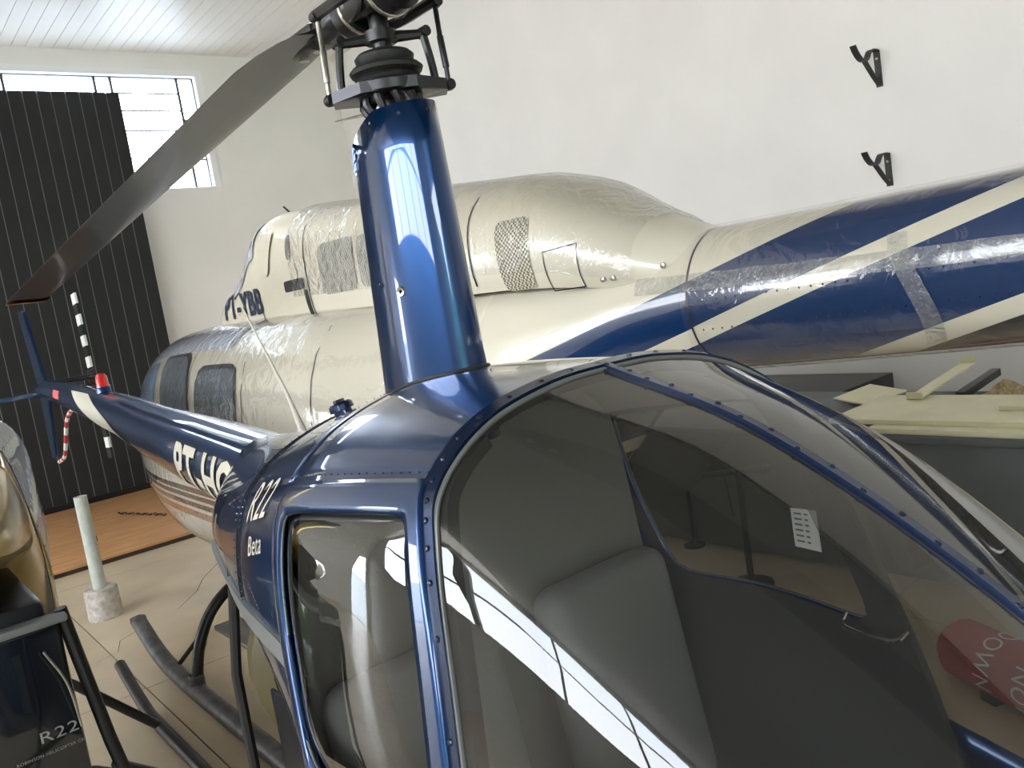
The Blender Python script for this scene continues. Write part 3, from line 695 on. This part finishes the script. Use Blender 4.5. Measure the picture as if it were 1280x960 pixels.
# cabin: seats, console, stick
for s, lab in ((-1, None), (1, None)):
    st = empty('seat', (.26, s*.255, .0)); st.parent = R22
    bk = box('backrest', -.055, .055, -.19, .19, .88, 1.46, SEAT, st, .05, 4); bk.rotation_euler = (0, rad(-9), 0); bk.location = (.10, 0, 0)
    box('cushion', .0, .44, -.19, .19, .80, .93, SEAT, st, .05, 4)
    box('seat_pan', -.10, .46, -.21, .21, .60, .80, DARKC, st, .02)
box('cabin_floor', .16, 1.45, -.36, .36, .60, .625, DARKC, R22)
box('tunnel', .16, .95, -.05, .05, .62, .84, DARKC, R22, .02)
pod = box('instrument_pod', .93, 1.13, -.17, .17, .98, 1.26, DARKC, R22, .045, 4)
box('pedestal', .98, 1.15, -.10, .10, .62, 1.0, DARKC, pod, .02)
for i, (yy, zz) in enumerate(((-.10, 1.20), (0, 1.20), (.10, 1.20), (-.10, 1.09), (0, 1.09), (.10, 1.09))):
    lathe('gauge', [(0, -.003), (.038, -.003), (.041, -.008), (.043, .0)], GREYP, pod, 18, (.928, yy, zz), 'x')
stick = tube('cyclic_stick', [(.62, 0, .62), (.66, 0, .95), (.70, 0, 1.12)], .014, BLACK, R22, 10)
tube('stick_bar', [(.70, -.30, 1.10), (.70, -.1, 1.135), (.70, .1, 1.135), (.70, .30, 1.10)], .011, GREYP, stick, 10)
for s in (-1, 1): tube('hand_grip', [(.70, s*.30, 1.10), (.715, s*.31, .99)], .017, RUBBER, stick, 10)
tube('brake_lever', [(.70, .08, 1.16), (.80, -.02, 1.10)], .010, GREYP, stick, 8)
box('trim_knob', .88, .91, .20, .23, 1.20, 1.24, GREYP, pod, .008)
tube('door_pull', smooth_path([(.62, .455, 1.36), (.63, .43, 1.34), (.72, .435, 1.33), (.74, .46, 1.345)], 4), .005, CHROME, R22, 6)
# paper label stuck inside the far door window
def lab(u, v_, o_): return S(4.50+.21*u-.13*v_, -(5.20+.25*v_), o_)
V = [lab(u, v_, .010) for v_ in (0, .5, 1) for u in (0, .5, 1)]
stq = obj('paper_label', V, [(0, 1, 4, 3), (1, 2, 5, 4), (3, 4, 7, 6), (4, 5, 8, 7)], mat('label_paper', (.82, .82, .80), .7), R22, smooth=False)
for r_ in range(6):
    for c_, (u0, u1) in enumerate(((.12, .42), (.52, .66))):
        vv = .1+.14*r_; V = [lab(u, y_, .0085) for u, y_ in ((u0, vv), (u1, vv), (u1, vv+.05), (u0, vv+.05))]
        obj('print_line', V, [(0, 1, 2, 3)], GREYP, stq, smooth=False)

# engine bay below the cowl: fan housing, dark block, tubes
eb = box('engine_block', -.60, .0, -.26, .26, .62, 1.38, BLACK, R22, .05)
lathe('fan_housing', [(.06, -.05), (.25, -.055), (.295, -.025), (.30, .02), (.26, .06), (.10, .07), (.06, .05)], mat('tan_fibreglass', (.10, .08, .035), .45), R22, 28, (-.68, .0, 1.18), 'x')
lathe('fan_hub', [(0, -.085), (.05, -.085), (.08, -.04), (.08, .09)], BLACK, R22, 20, (-.68, 0, 1.18), 'x')
tube('frame_tube', [(-.44, -.36, 1.60), (-.46, -.40, 1.3), (-.47, -.40, .9), (-.45, -.5, .35)], .013, BLACK, R22, 8)
tube('frame_tube', [(-.46, .40, 1.53), (-.47, .40, .9), (-.45, .5, .35)], .013, BLACK, R22, 8)
box('engine_side_plate', -.30, -.12, -.385, -.375, .85, 1.30, DARKST, R22, .004)
for s in (1, -1):
    sk = tube('skid', smooth_path([(-1.0, s*.965, .05), (-.2, s*.965, .045), (.9, s*.965, .045), (1.25, s*.965, .09), (1.45, s*.965, .21)], 5), .03, BLACK, R22, 12)
    for l in (-.45, .72): tube('skid_strut', smooth_path([(l, s*.25, .66), (l, s*.6, .52), (l, s*.90, .25), (l, s*.965, .05)], 5), .024, BLACK, R22, 10)

# ================================================================== THE CREAM HELICOPTER BY THE WALL
BELL = empty('helicopter', (2.3, 0, 0))
tag(BELL, 'cream helicopter with blue striped tail boom wrapped in clear film, parked along the white wall', 'helicopter', 'parked helicopters')
#        y     half width  top    bottom exponent
BODY = np.array([(7.80, .03, 1.18, 1.02, 2.0), (7.68, .26, 1.42, .80, 2.1), (7.45, .41, 1.66, .68, 2.2), (7.1, .53, 1.90, .60, 2.4), (6.65, .61, 2.06, .56, 2.7),
    (6.2, .655, 2.13, .55, 3.0), (5.4, .675, 2.15, .55, 3.2), (4.5, .675, 2.15, .55, 3.2), (3.7, .645, 2.15, .56, 3.0), (3.1, .545, 2.15, .72, 2.6), (2.5, .39, 2.155, 1.20, 2.3), (2.05, .275, 2.165, 1.60, 2.1), (1.70, .228, 2.185, 1.725, 2.0)])
COWL = np.array([(5.66, .20, 2.16, 1.95, 2.6), (5.60, .26, 2.22, 1.95, 2.8), (5.45, .288, 2.33, 1.95, 3.0), (5.18, .298, 2.41, 1.95, 3.2), (5.0, .30, 2.50, 1.95, 3.4), (4.82, .31, 2.66, 1.95, 3.4), (4.6, .32, 2.715, 1.95, 3.4), (4.3, .335, 2.70, 1.95, 3.2), (3.8, .345, 2.645, 1.95, 3.0), (3.0, .35, 2.565, 1.95, 2.6),
    (2.46, .335, 2.50, 1.95, 2.4), (2.22, .305, 2.425, 1.95, 2.3), (2.0, .255, 2.30, 1.95, 2.1), (1.78, .19, 2.205, 1.93, 2.0), (1.6, .12, 2.15, 1.93, 2.0)])
BOOM = np.array([(1.75, .228, 2.187, 1.72, 2.0), (1.2, .220, 2.188, 1.745, 2.0), (.5, .205, 2.195, 1.785, 2.0), (-.8, .175, 2.19, 1.84, 2.0), (-2.6, .13, 2.17, 1.91, 2.0)])
def sec(T, y):
    ys_ = -T[:, 0]; i = int(np.clip(np.searchsorted(ys_, -y)-1, 0, len(T)-2)); t = (-y-ys_[i])/(ys_[i+1]-ys_[i])
    r = cr_(T, i+t); lo = np.minimum(T[i], T[i+1]); hi = np.maximum(T[i], T[i+1]); r = np.clip(r, lo-.02, hi+.02)
    return max(r[1], .002), r[2], r[3], max(r[4], 1.8)
def lpt(T, y, th, off=0.0):
    """th 0 = port side, pi/2 = crown"""
    w_, zt, zb, n_ = sec(T, y); zc, h = (zt+zb)/2, (zt-zb)/2; c, s = math.cos(th), math.sin(th)
    g_ = (abs(c)**n_+abs(s)**n_)**(-1/n_)
    nx, nz = abs(c)*math.copysign(1, c)/max(w_, .02), s/max(h, .02); k = math.hypot(nx, nz)
    return (-(w_*g_*c)-off*nx/k, y, zc+h*g_*s+off*nz/k)
def side_pt(T, y, z, off=0.003):
    """point on the port flank at height z"""
    w_, zt, zb, n_ = sec(T, y); zc, h = (zt+zb)/2, (zt-zb)/2; q = min(abs((z-zc)/h), .999)
    return (-(w_*(1-q**n_)**(1/n_))-off, y, z)
def loft(T, y0, y1, ny, t0=0.0, t1=2*math.pi, nt=56, off=0.0):
    return gridg([[lpt(T, y, t, off) for t in np.linspace(t0, t1, nt)] for y in np.linspace(y0, y1, ny)])
CR3, BL3, NV3, OR3 = (0.68, 0.635, 0.51), (0.002, 0.026, 0.10), (0.006, 0.008, 0.015), (0.33, 0.12, 0.05)
BOOMP = bands_mat('striped_boom_paint', (0, .305, 1), [(1.70, NV3), (1.96, OR3), (2.02, NV3), (2.088, CR3), (2.135, BL3), (2.347, CR3), (2.400, BL3), (2.545, CR3)], .25, .8)
BODYP = bands_mat('striped_cabin_paint', (0, 0, 1), [(.3, (.70, .68, .62)), (.93, OR3), (.985, (.70, .68, .62)), (1.01, NV3), (1.045, (.7, .68, .62)), (1.065, NV3), (1.10, (.7, .68, .62)), (1.115, NV3), (1.15, (.7, .68, .62)), (1.17, CR3)], .3, .5)
fus = obj('fuselage', *loft(BODY, 7.80, 2.62, 60), BODYP, BELL)
aft = obj('aft_fuselage', *loft(BODY, 2.62, 1.70, 16), BOOMP, BELL)
BOOMQ = bands_mat('striped_tail_paint', (0, .305, 1), [(1.0, NV3), (2.088, CR3), (2.135, BL3), (2.347, CR3), (2.400, BL3), (2.545, CR3)], .18, 1.0)
bm_ = obj('tail_boom', *loft(BOOM, 1.72, -2.6, 30), BOOMQ, BELL)
cw = obj('engine_cowl', *loft(COWL, 5.04, 1.60, 60, -.5, math.pi+.5, 48), CREAM, BELL)
cf = obj('forward_cowl', *loft(COWL, 5.66, 5.04, 20, -.5, math.pi+.5, 48), CREAM, BELL)
def flank_patch(name, T, y0, y1, z0, z1, m, parent, off=.004, r=.25, n=40, rings=4, slant=0.0):
    yc, zc_, hy, hz = (y0+y1)/2, (z0+z1)/2, (y1-y0)/2, (z1-z0)/2; V, F = [], []; q = 2+8*(1-r)
    for s in range(1, rings+1):
        for k in range(n):
            t = 2*math.pi*k/n; c, sn = math.cos(t), math.sin(t); g_ = (abs(c)**q+abs(sn)**q)**(-1/q)*s/rings
            V.append(side_pt(T, yc+hy*c*g_+slant*hz*sn*g_, zc_+hz*sn*g_, off))
    V.append(side_pt(T, yc, zc_, off)); c_ = len(V)-1
    for s in range(rings-1):
        for k in range(n): F.append((s*n+k, s*n+(k+1) % n, (s+1)*n+(k+1) % n, (s+1)*n+k))
    F += [(c_, k, (k+1) % n) for k in range(n)]
    return obj(name, V, F, m, parent)
def flank_line(name, T, pts, wid, m, parent, off=.003):
    V, F = [], []; P = []
    for (ya, za), (yb, zb_) in zip(pts[:-1], pts[1:]):
        for t in np.linspace(0, 1, 10): P.append((ya+(yb-ya)*t, za+(zb_-za)*t))
    for i, (y, z) in enumerate(P):
        a, b = P[max(i-1, 0)], P[min(i+1, len(P)-1)]; dy, dz = b[0]-a[0], b[1]-a[1]; k = math.hypot(dy, dz)+1e-9
        V += [side_pt(T, y-dz/k*wid/2, z+dy/k*wid/2, off), side_pt(T, y+dz/k*wid/2, z-dy/k*wid/2, off)]
    F = [(2*i, 2*i+1, 2*i+3, 2*i+2) for i in range(len(P)-1)]
    return obj(name, V, F, m, parent, smooth=False)
# cabin doors and windows
for (y0, y1, z0, z1, sl) in ((5.28, 5.86, 1.28, 1.985, .18), (4.52, 5.14, 1.28, 1.90, -.02)):
    f_ = flank_patch('window_seal', BODY, y0-.025, y1+.025, z0-.025, z1+.025, RUBBER, BELL, .003, .35, slant=sl)
    flank_patch('window_pane', BODY, y0, y1, z0, z1, BGLASS, f_, .008, .35, slant=sl)
for pts in ([(5.28, 1.2), (5.28, 2.03)], [(4.42, .75), (4.42, 2.06)], [(3.65, 1.0), (3.65, 2.05)]):
    flank_line('door_gap', BODY, pts, .008, RUBBER, BELL)
flank_line('door_gap', BODY, [(4.42, .75), (6.1, .75)], .008, RUBBER, BELL)
flank_patch('blue_badge', BODY, 4.62, 4.90, 1.03, 1.10, mat('blue_decal', (.03, .10, .45), .4), BELL, .004, .1)
flank_patch('step_light', BODY, 6.0, 6.12, 1.30, 1.42, mat('blue_decal', (.03, .10, .45), .4), BELL, .004, .1)
for s in (0, 1):
    g_ = [[lpt(BODY, y, (math.pi-t if s else t), .004) for t in np.linspace(.80, 1.25, 10)] for y in np.linspace(4.7, 6.9, 16)]
    obj('overhead_window', *gridg(g_), LAVF, BELL)
    g_ = [[lpt(BODY, y, (math.pi-t if s else t), .004) for t in np.linspace(.22, 1.48, 16)] for y in np.linspace(7.02, 7.62, 12)]
    obj('windshield', *gridg(g_), SKYGL, BELL)
    g_ = [[lpt(BODY, y, (math.pi-t if s else t), .004) for t in np.linspace(.05, .76, 10)] for y in np.linspace(6.06, 6.98, 14)]
    obj('quarter_window', *gridg(g_), SKYGL, BELL)
# cowl details: screens, intake, seams
def mesh_screen(name, y0, y1, z0, z1, T, slant=0.0):
    b = flank_patch(name, T, y0, y1, z0, z1, MESHM, BELL, .005, .15, slant=slant); return b
MESHM = mat('pale_wire_mesh', (0.40, 0.39, 0.34), .6)
nn = MESHM.node_tree; ck = nn.nodes.new('ShaderNodeTexChecker'); ck.inputs['Scale'].default_value = 90
ck.inputs[1].default_value = (.46, .44, .38, 1); ck.inputs[2].default_value = (.26, .25, .22, 1)
tcn = nn.nodes.new('ShaderNodeTexCoord'); nn.links.new(tcn.outputs['Object'], ck.inputs[0]); nn.links.new(ck.outputs[0], nn.nodes['Principled BSDF'].inputs['Base Color'])
MESHD = mat('dark_wire_mesh', (0.2, 0.2, 0.17), .6)
nn = MESHD.node_tree; ck = nn.nodes.new('ShaderNodeTexChecker'); ck.inputs['Scale'].default_value = 110
ck.inputs[1].default_value = (.60, .55, .42, 1); ck.inputs[2].default_value = (.10, .10, .08, 1)
tcn = nn.nodes.new('ShaderNodeTexCoord'); nn.links.new(tcn.outputs['Object'], ck.inputs[0]); nn.links.new(ck.outputs[0], nn.nodes['Principled BSDF'].inputs['Base Color'])
mesh_screen('intake_screen', 3.50, 3.86, 2.20, 2.45, COWL); mesh_screen('intake_screen', 3.10, 3.46, 2.20, 2.44, COWL)
sq = flank_patch('engine_grille', COWL, 2.30, 2.46, 2.08, 2.34, MESHD, BELL, .005, .1)
fp = flank_line('access_panel', COWL, [(2.10, 2.06), (2.24, 2.06), (2.24, 2.20), (2.10, 2.21), (2.10, 2.06)], .004, DARKST, BELL)
for pts in ([(4.02, 2.10), (4.02, 2.62)], [(4.72, 2.10), (4.72, 2.30)], [(2.62, 2.12), (2.62, 2.46)]):
    flank_line('cowl_gap', COWL, pts, .010, RUBBER, BELL)
flank_line('cowl_gap', COWL, [(4.06, 2.10), (4.06, 2.25)], .045, BLACK, BELL)
flank_patch('vent_slot', COWL, 4.18, 4.24, 2.42, 2.55, GREYP, BELL, .004, .9)
flank_patch('data_plate', COWL, 4.06, 4.32, 2.255, 2.315, DARKST, BELL, .004, .1)
g_ = [[lpt(COWL, y, t, .010) for t in np.linspace(.42, math.pi-.42, 18)] for y in np.linspace(5.16, 4.72, 8)]
obj('intake_film', *gridg(g_), LAVF, BELL)
flank_patch('intake_lip', COWL, 4.45, 4.64, 2.37, 2.60, CREAM, BELL, .012, .4, slant=-.45)
V, F = text_geo('PT-YBB', .215, .80, 3, .006)
obj('registration_lettering', [side_pt(COWL, 5.03-x*1.15, 2.235+y*.95, .008) for x, y in V], F, LETB, BELL, smooth=False)
tube('cowl_probe', [(0, 4.72, 2.70), (0, 4.86, 2.79)], .006, DARKST, BELL, 8)
for y, z in ((2.02, 2.075), (1.80, 2.09), (1.98, 2.075)):
    p = side_pt(COWL, y, z, .002); lathe('cowl_latch', [(0, -.008), (.010, -.006), (.011, 0)], STEEL, BELL, 10, p, 'x')
for y in (1.70, -.2): obj('boom_joint', *loft(BOOM, y+.004, y-.004, 2, off=.0015), NAVY, BELL)
rv = []
for y in np.linspace(1.66, -.4, 60):
    for th in (-.35, .05): 
        p = Vector(lpt(BOOM, y, th, .0)); rv.append(([p+Vector((-.002, .004*math.cos(k*1.57), .004*math.sin(k*1.57))) for k in range(4)]+[p+Vector((-.005, 0, 0))], [(k, (k+1) % 4, 4) for k in range(4)]))
tag(obj('rivet_row', *merge(*rv), BLUE, BELL), kind='stuff')
# clear film wrapped round cowl and boom
CFILM = thin_glass('crinkled_film', (0.98, 0.98, 0.98), .06, .09, .75, 11, haze=.02)
obj('film_wrap', *loft(COWL, 4.2, 1.9, 30, -.25, math.pi+.25, 40, .012), CFILM, BELL)
obj('film_wrap', *loft(BODY, 6.9, 2.7, 40, -.9, 1.25, 30, .012), FILM, BELL)
obj('film_wrap', *loft(BOOM, 1.72, -.3, 24, -1.3, 1.4, 30, .010), FILM, BELL)
FBAND = thin_glass('bunched_film', (0.88, 0.88, 0.87), .08, .18, 1.0, 26, haze=.12, hazecol=(.75, .75, .72))
P = [[lpt(BOOM, y, t+.30-.16*(1.7-y), .016+.004*math.sin(y*31+t*9)) for t in np.linspace(-.11, .11, 8)] for y in np.linspace(1.9, .2, 60)]
obj('film_band', *gridg(P), FBAND, BELL)
P = [[lpt(BOOM, y+.03*math.sin(3*t), t, .016) for t in np.linspace(-.9, .5, 16)] for y in np.linspace(.98, 1.03, 3)]
obj('film_band', *gridg(P), FBAND, BELL)
obj('fin', *merge(boxg(-.02, .02, -2.95, -2.3, 1.5, 2.9)), BOOMP, BELL, smooth=False)
# landing gear
for s in (-1, 1):
    sk = tube('skid', smooth_path([(s*1.01, 2.7, .055), (s*1.01, 4.0, .055), (s*1.01, 5.25, .055), (s*1.01, 5.75, .10), (s*1.01, 6.15, .24)], 6), .052, SKID, BELL, 14)
    lathe('skid_cap', [(0, .006), (.053, .006), (.055, -.02)], SKID, sk, 14, (s*1.01, 6.15, .26))
    for yy in (3.35, 5.05):
        ct = tube('cross_tube', smooth_path([(s*.10, yy, .64), (s*.55, yy, .63), (s*.80, yy, .52), (s*.94, yy, .32), (s*1.01, yy, .06)], 6), .034, BLACK, BELL, 12)
        lathe('tube_clamp', [(.036, -.05), (.046, -.04), (.046, .04), (.036, .05)], SKID, ct, 14, (s*1.0, yy, .10))
    tube('step_brace', [(s*.92, 5.05, .30), (s*.80, 5.35, .30), (s*.98, 5.45, .10)], .014, BLACK, BELL, 8)
box('boarding_step', -.86, -.70, 4.2, 5.0, .38, .41, GREYP, BELL, .008)

# ================================================================== THE GOLD HELICOPTER ON THE LEFT
GH = empty('helicopter', (0.03, 3.72, 0), rad(90))
tag(GH, 'gold helicopter with clear bubble and black rear panel, cut off by the left edge', 'helicopter', 'parked helicopters')
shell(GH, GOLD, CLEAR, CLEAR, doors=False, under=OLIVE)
for s in (1, -1):
    fr_ = obj('windshield_frame', *ribbon([(3.42, s*b) for b in np.linspace(0, 6.2, 40)], .016, .005, .010), GOLD, GH)
    put_screws(fr_, [(3.42, s*b) for b in np.linspace(1, 6.1, 18)], .005)
    obj('post_gap', *ribbon(lin((3.0, s*1.0), (3.0, s*6.6), 40), .006, .003, .004), RUBBER, GH)
    tube('skid', smooth_path([(-1.0, s*.975, .05), (0, s*.975, .045), (1.1, s*.975, .045), (1.40, s*.975, .08), (1.80, s*.975, .21)], 6), .034, BLACK, GH, 12)
    for l in (-.45, .95): tube('skid_strut', smooth_path([(l, s*.2, .72), (l, s*.5, .58), (l, s*.93, .12)], 4), .024, BLACK, GH, 10)
    tube('frame_tube', [(-.88, s*.36, 1.36), (-.86, s*.42, .9), (-.84, s*.50, .45)], .020, BLACK, GH, 10)
    tube('frame_tube', [(-.86, s*.42, .82), (.1, s*.975, .07)], .016, BLACK, GH, 10)
box('engine_bay', -.86, .05, -.33, .33, .55, 1.40, BLACK, GH, .03)
rp_ = box('rear_panel', -.90, -.86, -.35, .35, .62, 1.33, BLACKG, GH, .015)
box('panel_lip', -.93, -.87, -.37, .37, 1.33, 1.355, GREYP, rp_, .008)
V, F = text_geo('R22', .048, 1.35, 1); obj('lettering_model', [(-.902, -(.285+x), 1.005+y) for x, y in V], F, GREYP, rp_, smooth=False)
V, F = text_geo('ROBINSON HELICOPTER CO', .0135, 1.0, 0); obj('lettering_maker', [(-.902, -(.255+x), .955+y) for x, y in V], F, GREYP, rp_, smooth=False)
tube('panel_cable', smooth_path([(-.92, -.29, 1.26), (-.93, -.33, 1.15), (-.91, -.345, 1.0)], 5), .004, STEEL, rp_, 6)
lathe('mast_stub', [(.03, 1.9), (.12, 1.9), (.10, 2.5), (.02, 2.5)], GOLD, GH, 24)

# ================================================================== THINGS AROUND
# stanchion
po = empty('barrier_post', (1.32, 7.36, 0)); tag(po, 'pale green steel post set in a round concrete base beside the gold helicopter', 'post')
lathe('concrete_base', [(0, .0), (.128, 0), (.13, .01), (.125, .23), (.115, .245), (0, .245)], CONC, po, 28)
pp = lathe('pole', [(.052, .24), (.050, 1.0), (.046, 1.0), (.046, .95), (0, .95)], PIPE, po, 20)
box('rust_mark', .045, .054, -.016, .016, .62, .66, DARKST, pp)
# plywood sheet with a chain lying on it
pl = empty('plywood_sheet', (2.6, 10.95, 0)); tag(pl, 'orange-brown plywood sheet lying on the floor in front of the charcoal door', 'board')
box('board_panel', -3.2, 1.4, -1.80, 1.72, .045, .075, PLY, pl, .004)
box('board_batten', -3.2, 1.4, -1.78, 1.70, .0, .045, PLYE, pl)
chn = empty('chain', (2.2, 10.95, .075)); tag(chn, 'short dark steel chain stretched out on the plywood sheet', 'chain')
chn.location = (2.4, 11.2, .100)
v, f = latheg([(.020, .0), (.0255, .0055), (.031, 0), (.0255, -.0055), (.020, 0)], 14)
lk0 = None; dx, dy = .285/13, -.90/13
for i in range(14):
    if lk0 is None:
        lk0 = obj('chain_link', [(x*.8, y*1.55, z) for x, y, z in v], f, BLACK, chn); o = lk0
    else: o = share(lk0, 'chain_link', (0, 0, 0), chn)
    o.location = (dx*i+random.uniform(-.012, .012), dy*i, 0 if i % 2 else .004); o.rotation_euler = (0, rad(0 if i % 2 else 35), math.atan2(-dx, -dy)+random.uniform(-.25, .25))

# wall brackets
def bracket(z0, hgt, name_label, yy=3.72, w_=.055):
    b = empty('wall_bracket', (XW, yy, z0)); tag(b, name_label, 'bracket', 'rack brackets on the white wall')
    p = box('back_plate', -.012, 0, -w_/2, w_/2, 0, hgt, BRKT, b)
    for zz in (.05, hgt-.07): lathe('plate_bolt', [(0, -.02), (.011, -.018), (.011, -.010)], STEEL, b, 8, (0, 0, zz), 'x')
    def strap(name, pts, wy):
        V, F = [], []; P = [np.array(q) for q in pts]
        for i, q in enumerate(P):
            d = P[min(i+1, len(P)-1)]-P[max(i-1, 0)]; d = d/np.linalg.norm(d); nn_ = np.array([-d[1], d[0]])*.005
            for s1, s2 in ((1, 1), (1, -1), (-1, -1), (-1, 1)): V.append((q[0]+nn_[0]*s1, wy/2*s2, q[1]+nn_[1]*s1))
        for i in range(len(P)-1):
            for k in range(4): F.append((4*i+k, 4*i+(k+1) % 4, 4*i+4+(k+1) % 4, 4*i+4+k))
        F += [(3, 2, 1, 0), tuple(4*(len(P)-1)+k for k in range(4))]
        return obj(name, V, F, BRKT, b)
    strap('diagonal_arm', [(-.004, .012), (-.10, hgt*.28), (-.24, hgt*.70)], w_*.8)
    strap('saddle', [tuple(q) for q in smooth_path([(-.40, hgt*1.06), (-.355, hgt*.86), (-.285, hgt*.70), (-.205, hgt*.70), (-.155, hgt*.88), (-.115, hgt*.985), (-.06, hgt*1.0), (0, hgt*.985)], 5)], w_)
    return b
bracket(3.31, .31, 'upper black steel bracket high on the white wall')
bracket(2.45, .285, 'lower black steel bracket on the white wall, just above the striped boom')

# slate grey bench box with cream panels on it
gb = empty('storage_box', (5.3, 2.4, 0)); tag(gb, 'long slate grey box standing on the floor under the cream panels', 'box')
box('box_body', -.62, .62, -2.4, 2.2, .03, .86, GBOX, gb, .01)
box('box_lid', -.66, .66, -2.44, 2.24, .86, .905, GBOX, gb, .012)
for yy in (-2.3, 2.1): box('box_foot', -.6, .6, yy-.06, yy+.06, 0, .03, BLACK, gb)
def panel(name, label, x0, x1, y0, y1, z, t, rot=(0, 0, 0), fold=True, cat='panel', m=CREAM_FLAT):
    e = empty(name, ((x0+x1)/2, (y0+y1)/2, z)); tag(e, label, cat, 'cream sheet metal pieces on the box'); e.rotation_euler = rot
    hx, hy = (x1-x0)/2, (y1-y0)/2
    box('sheet', -hx, hx, -hy, hy, 0, t, m, e, .002)
    if fold:
        box('folded_edge', -hx, -hx+.012, -hy, hy, t, t+.035, m, e, .002); box('folded_edge', hx-.012, hx, -hy, hy, t, t+.035, m, e, .002)
    return e
panel('metal_sheet', 'bottom cream metal panel lying flat along the front of the grey box', 4.68, 5.18, .1, 2.62, .905, .032, fold=False)
panel('metal_sheet', 'second cream metal panel stacked on the bottom one on the grey box', 4.80, 5.55, .2, 2.92, .937, .030, (0, 0, rad(1.5)), fold=False)
panel('metal_sheet', 'short cream metal panel on top of the stack at the right', 5.05, 5.50, .4, 2.02, .967, .028, (0, 0, rad(-2)), fold=False)
panel('metal_channel', 'cream folded metal channel leaning across the stack of panels', 5.35, 6.30, 2.62, 2.72, 1.004, .012, (0, rad(-4), rad(3)), cat='channel')
panel('metal_channel', 'dark edged narrow channel lying beside the leaning cream channel', 5.66, 6.25, 2.46, 2.52, .934, .05, (0, rad(-5), 0), fold=False, cat='channel', m=BRKT)
panel('metal_sheet', 'cream trapezoid panel propped behind the leaning channel', 5.40, 5.92, 2.97, 3.25, .933, .012, (rad(10), 0, 0), fold=False)
panel('metal_sheet', 'curled cream panel lying at the back of the box near the wall', 5.64, 5.94, 1.0, 2.0, .944, .012, (0, rad(-14), 0), fold=False)
P = []
for i in range(14):
    row = []
    for j in range(14):
        u, v_ = i/13-.5, j/13-.5; h = .11*math.exp(-(u*u+v_*v_)*9)*(.8+.3*math.sin(i*1.7+j*2.3)); row.append((u*.28, v_*.32, h))
    P.append(row)
so = obj('packing_straw', *gridg(P), STRAW); so.location = (5.79, 2.25, .906); tag(so, 'tangled tan packing fibre heaped on the cream panels', 'packing')
# black ribbed cabinet behind
bc_ = empty('ribbed_cabinet', (6.75, 4.75, 0)); tag(bc_, 'low black ribbed metal cabinet against the white wall behind the cream panels', 'cabinet')
box('cabinet_body', -.55, .6, -.95, 1.6, 0, .80, BLACK, bc_, .006)
rb0 = None
for i in range(16):
    yy = -.90+i*.158
    if rb0 is None: rb0 = box('rib', -.585, -.55, -.025, .025, .04, .77, DARKST, bc_, .004); rb0.location = (0, yy, 0)
    else: share(rb0, 'rib', (0, yy, 0), bc_)
# red roll and stands seen through the bubble
rr = empty('red_cover_roll', (3.52, 1.22, .14)); tag(rr, 'red canvas roll with white warning lettering lying on the floor beyond the bubble', 'cover')
rr.rotation_euler = (0, 0, rad(66))
lathe('canvas_roll', [(0, -.50), (.10, -.49), (.135, -.44), (.14, 0), (.135, .58), (.10, .63), (0, .64)], RED, rr, 28, (0, 0, 0), 'x')
for s_, xx in (('DO NOT', .14), ('DOWN', .34)):
    V, F = text_geo(s_, .125, .8, 2)
    obj('lettering', [(xx-y, .142*math.cos(.75-x/.142), .142*math.sin(.75-x/.142)) for x, y in V], F, WHITE, rr, smooth=False)
for xx in (-.35, .35): box('roll_chock', xx-.04, xx+.04, -.10, .10, -.14, -.10, BLACK, rr)
ts = empty('tee_stand', (4.23, 3.25, 0)); tag(ts, 'dark steel stand with a tee bar, seen through the tinted windshield', 'stand')
lathe('stand_base', [(0, 0), (.14, 0), (.14, .012), (.03, .03), (0, .03)], BLACK, ts, 20)
tube('stem', [(0, 0, .02), (0, 0, .74)], .022, BLACK, ts, 10); b_ = tube('tee_bar', [(-.16, .16, .74), (.14, -.14, .74)], .020, BLACK, ts, 10)
tube('side_rod', [(-.05, .06, .72), (-.03, .05, .45)], .010, BLACK, ts, 8)
ts2 = empty('steel_stake', (4.66, 4.05, 0)); tag(ts2, 'thin black upright rod beside the grey box, seen through the windshield', 'rod')
tube('rod', [(0, 0, .0), (0, 0, .42)], .014, BLACK, ts2, 8); lathe('rod_foot', [(0, 0), (.08, 0), (.08, .01), (0, .012)], BLACK, ts2, 14)
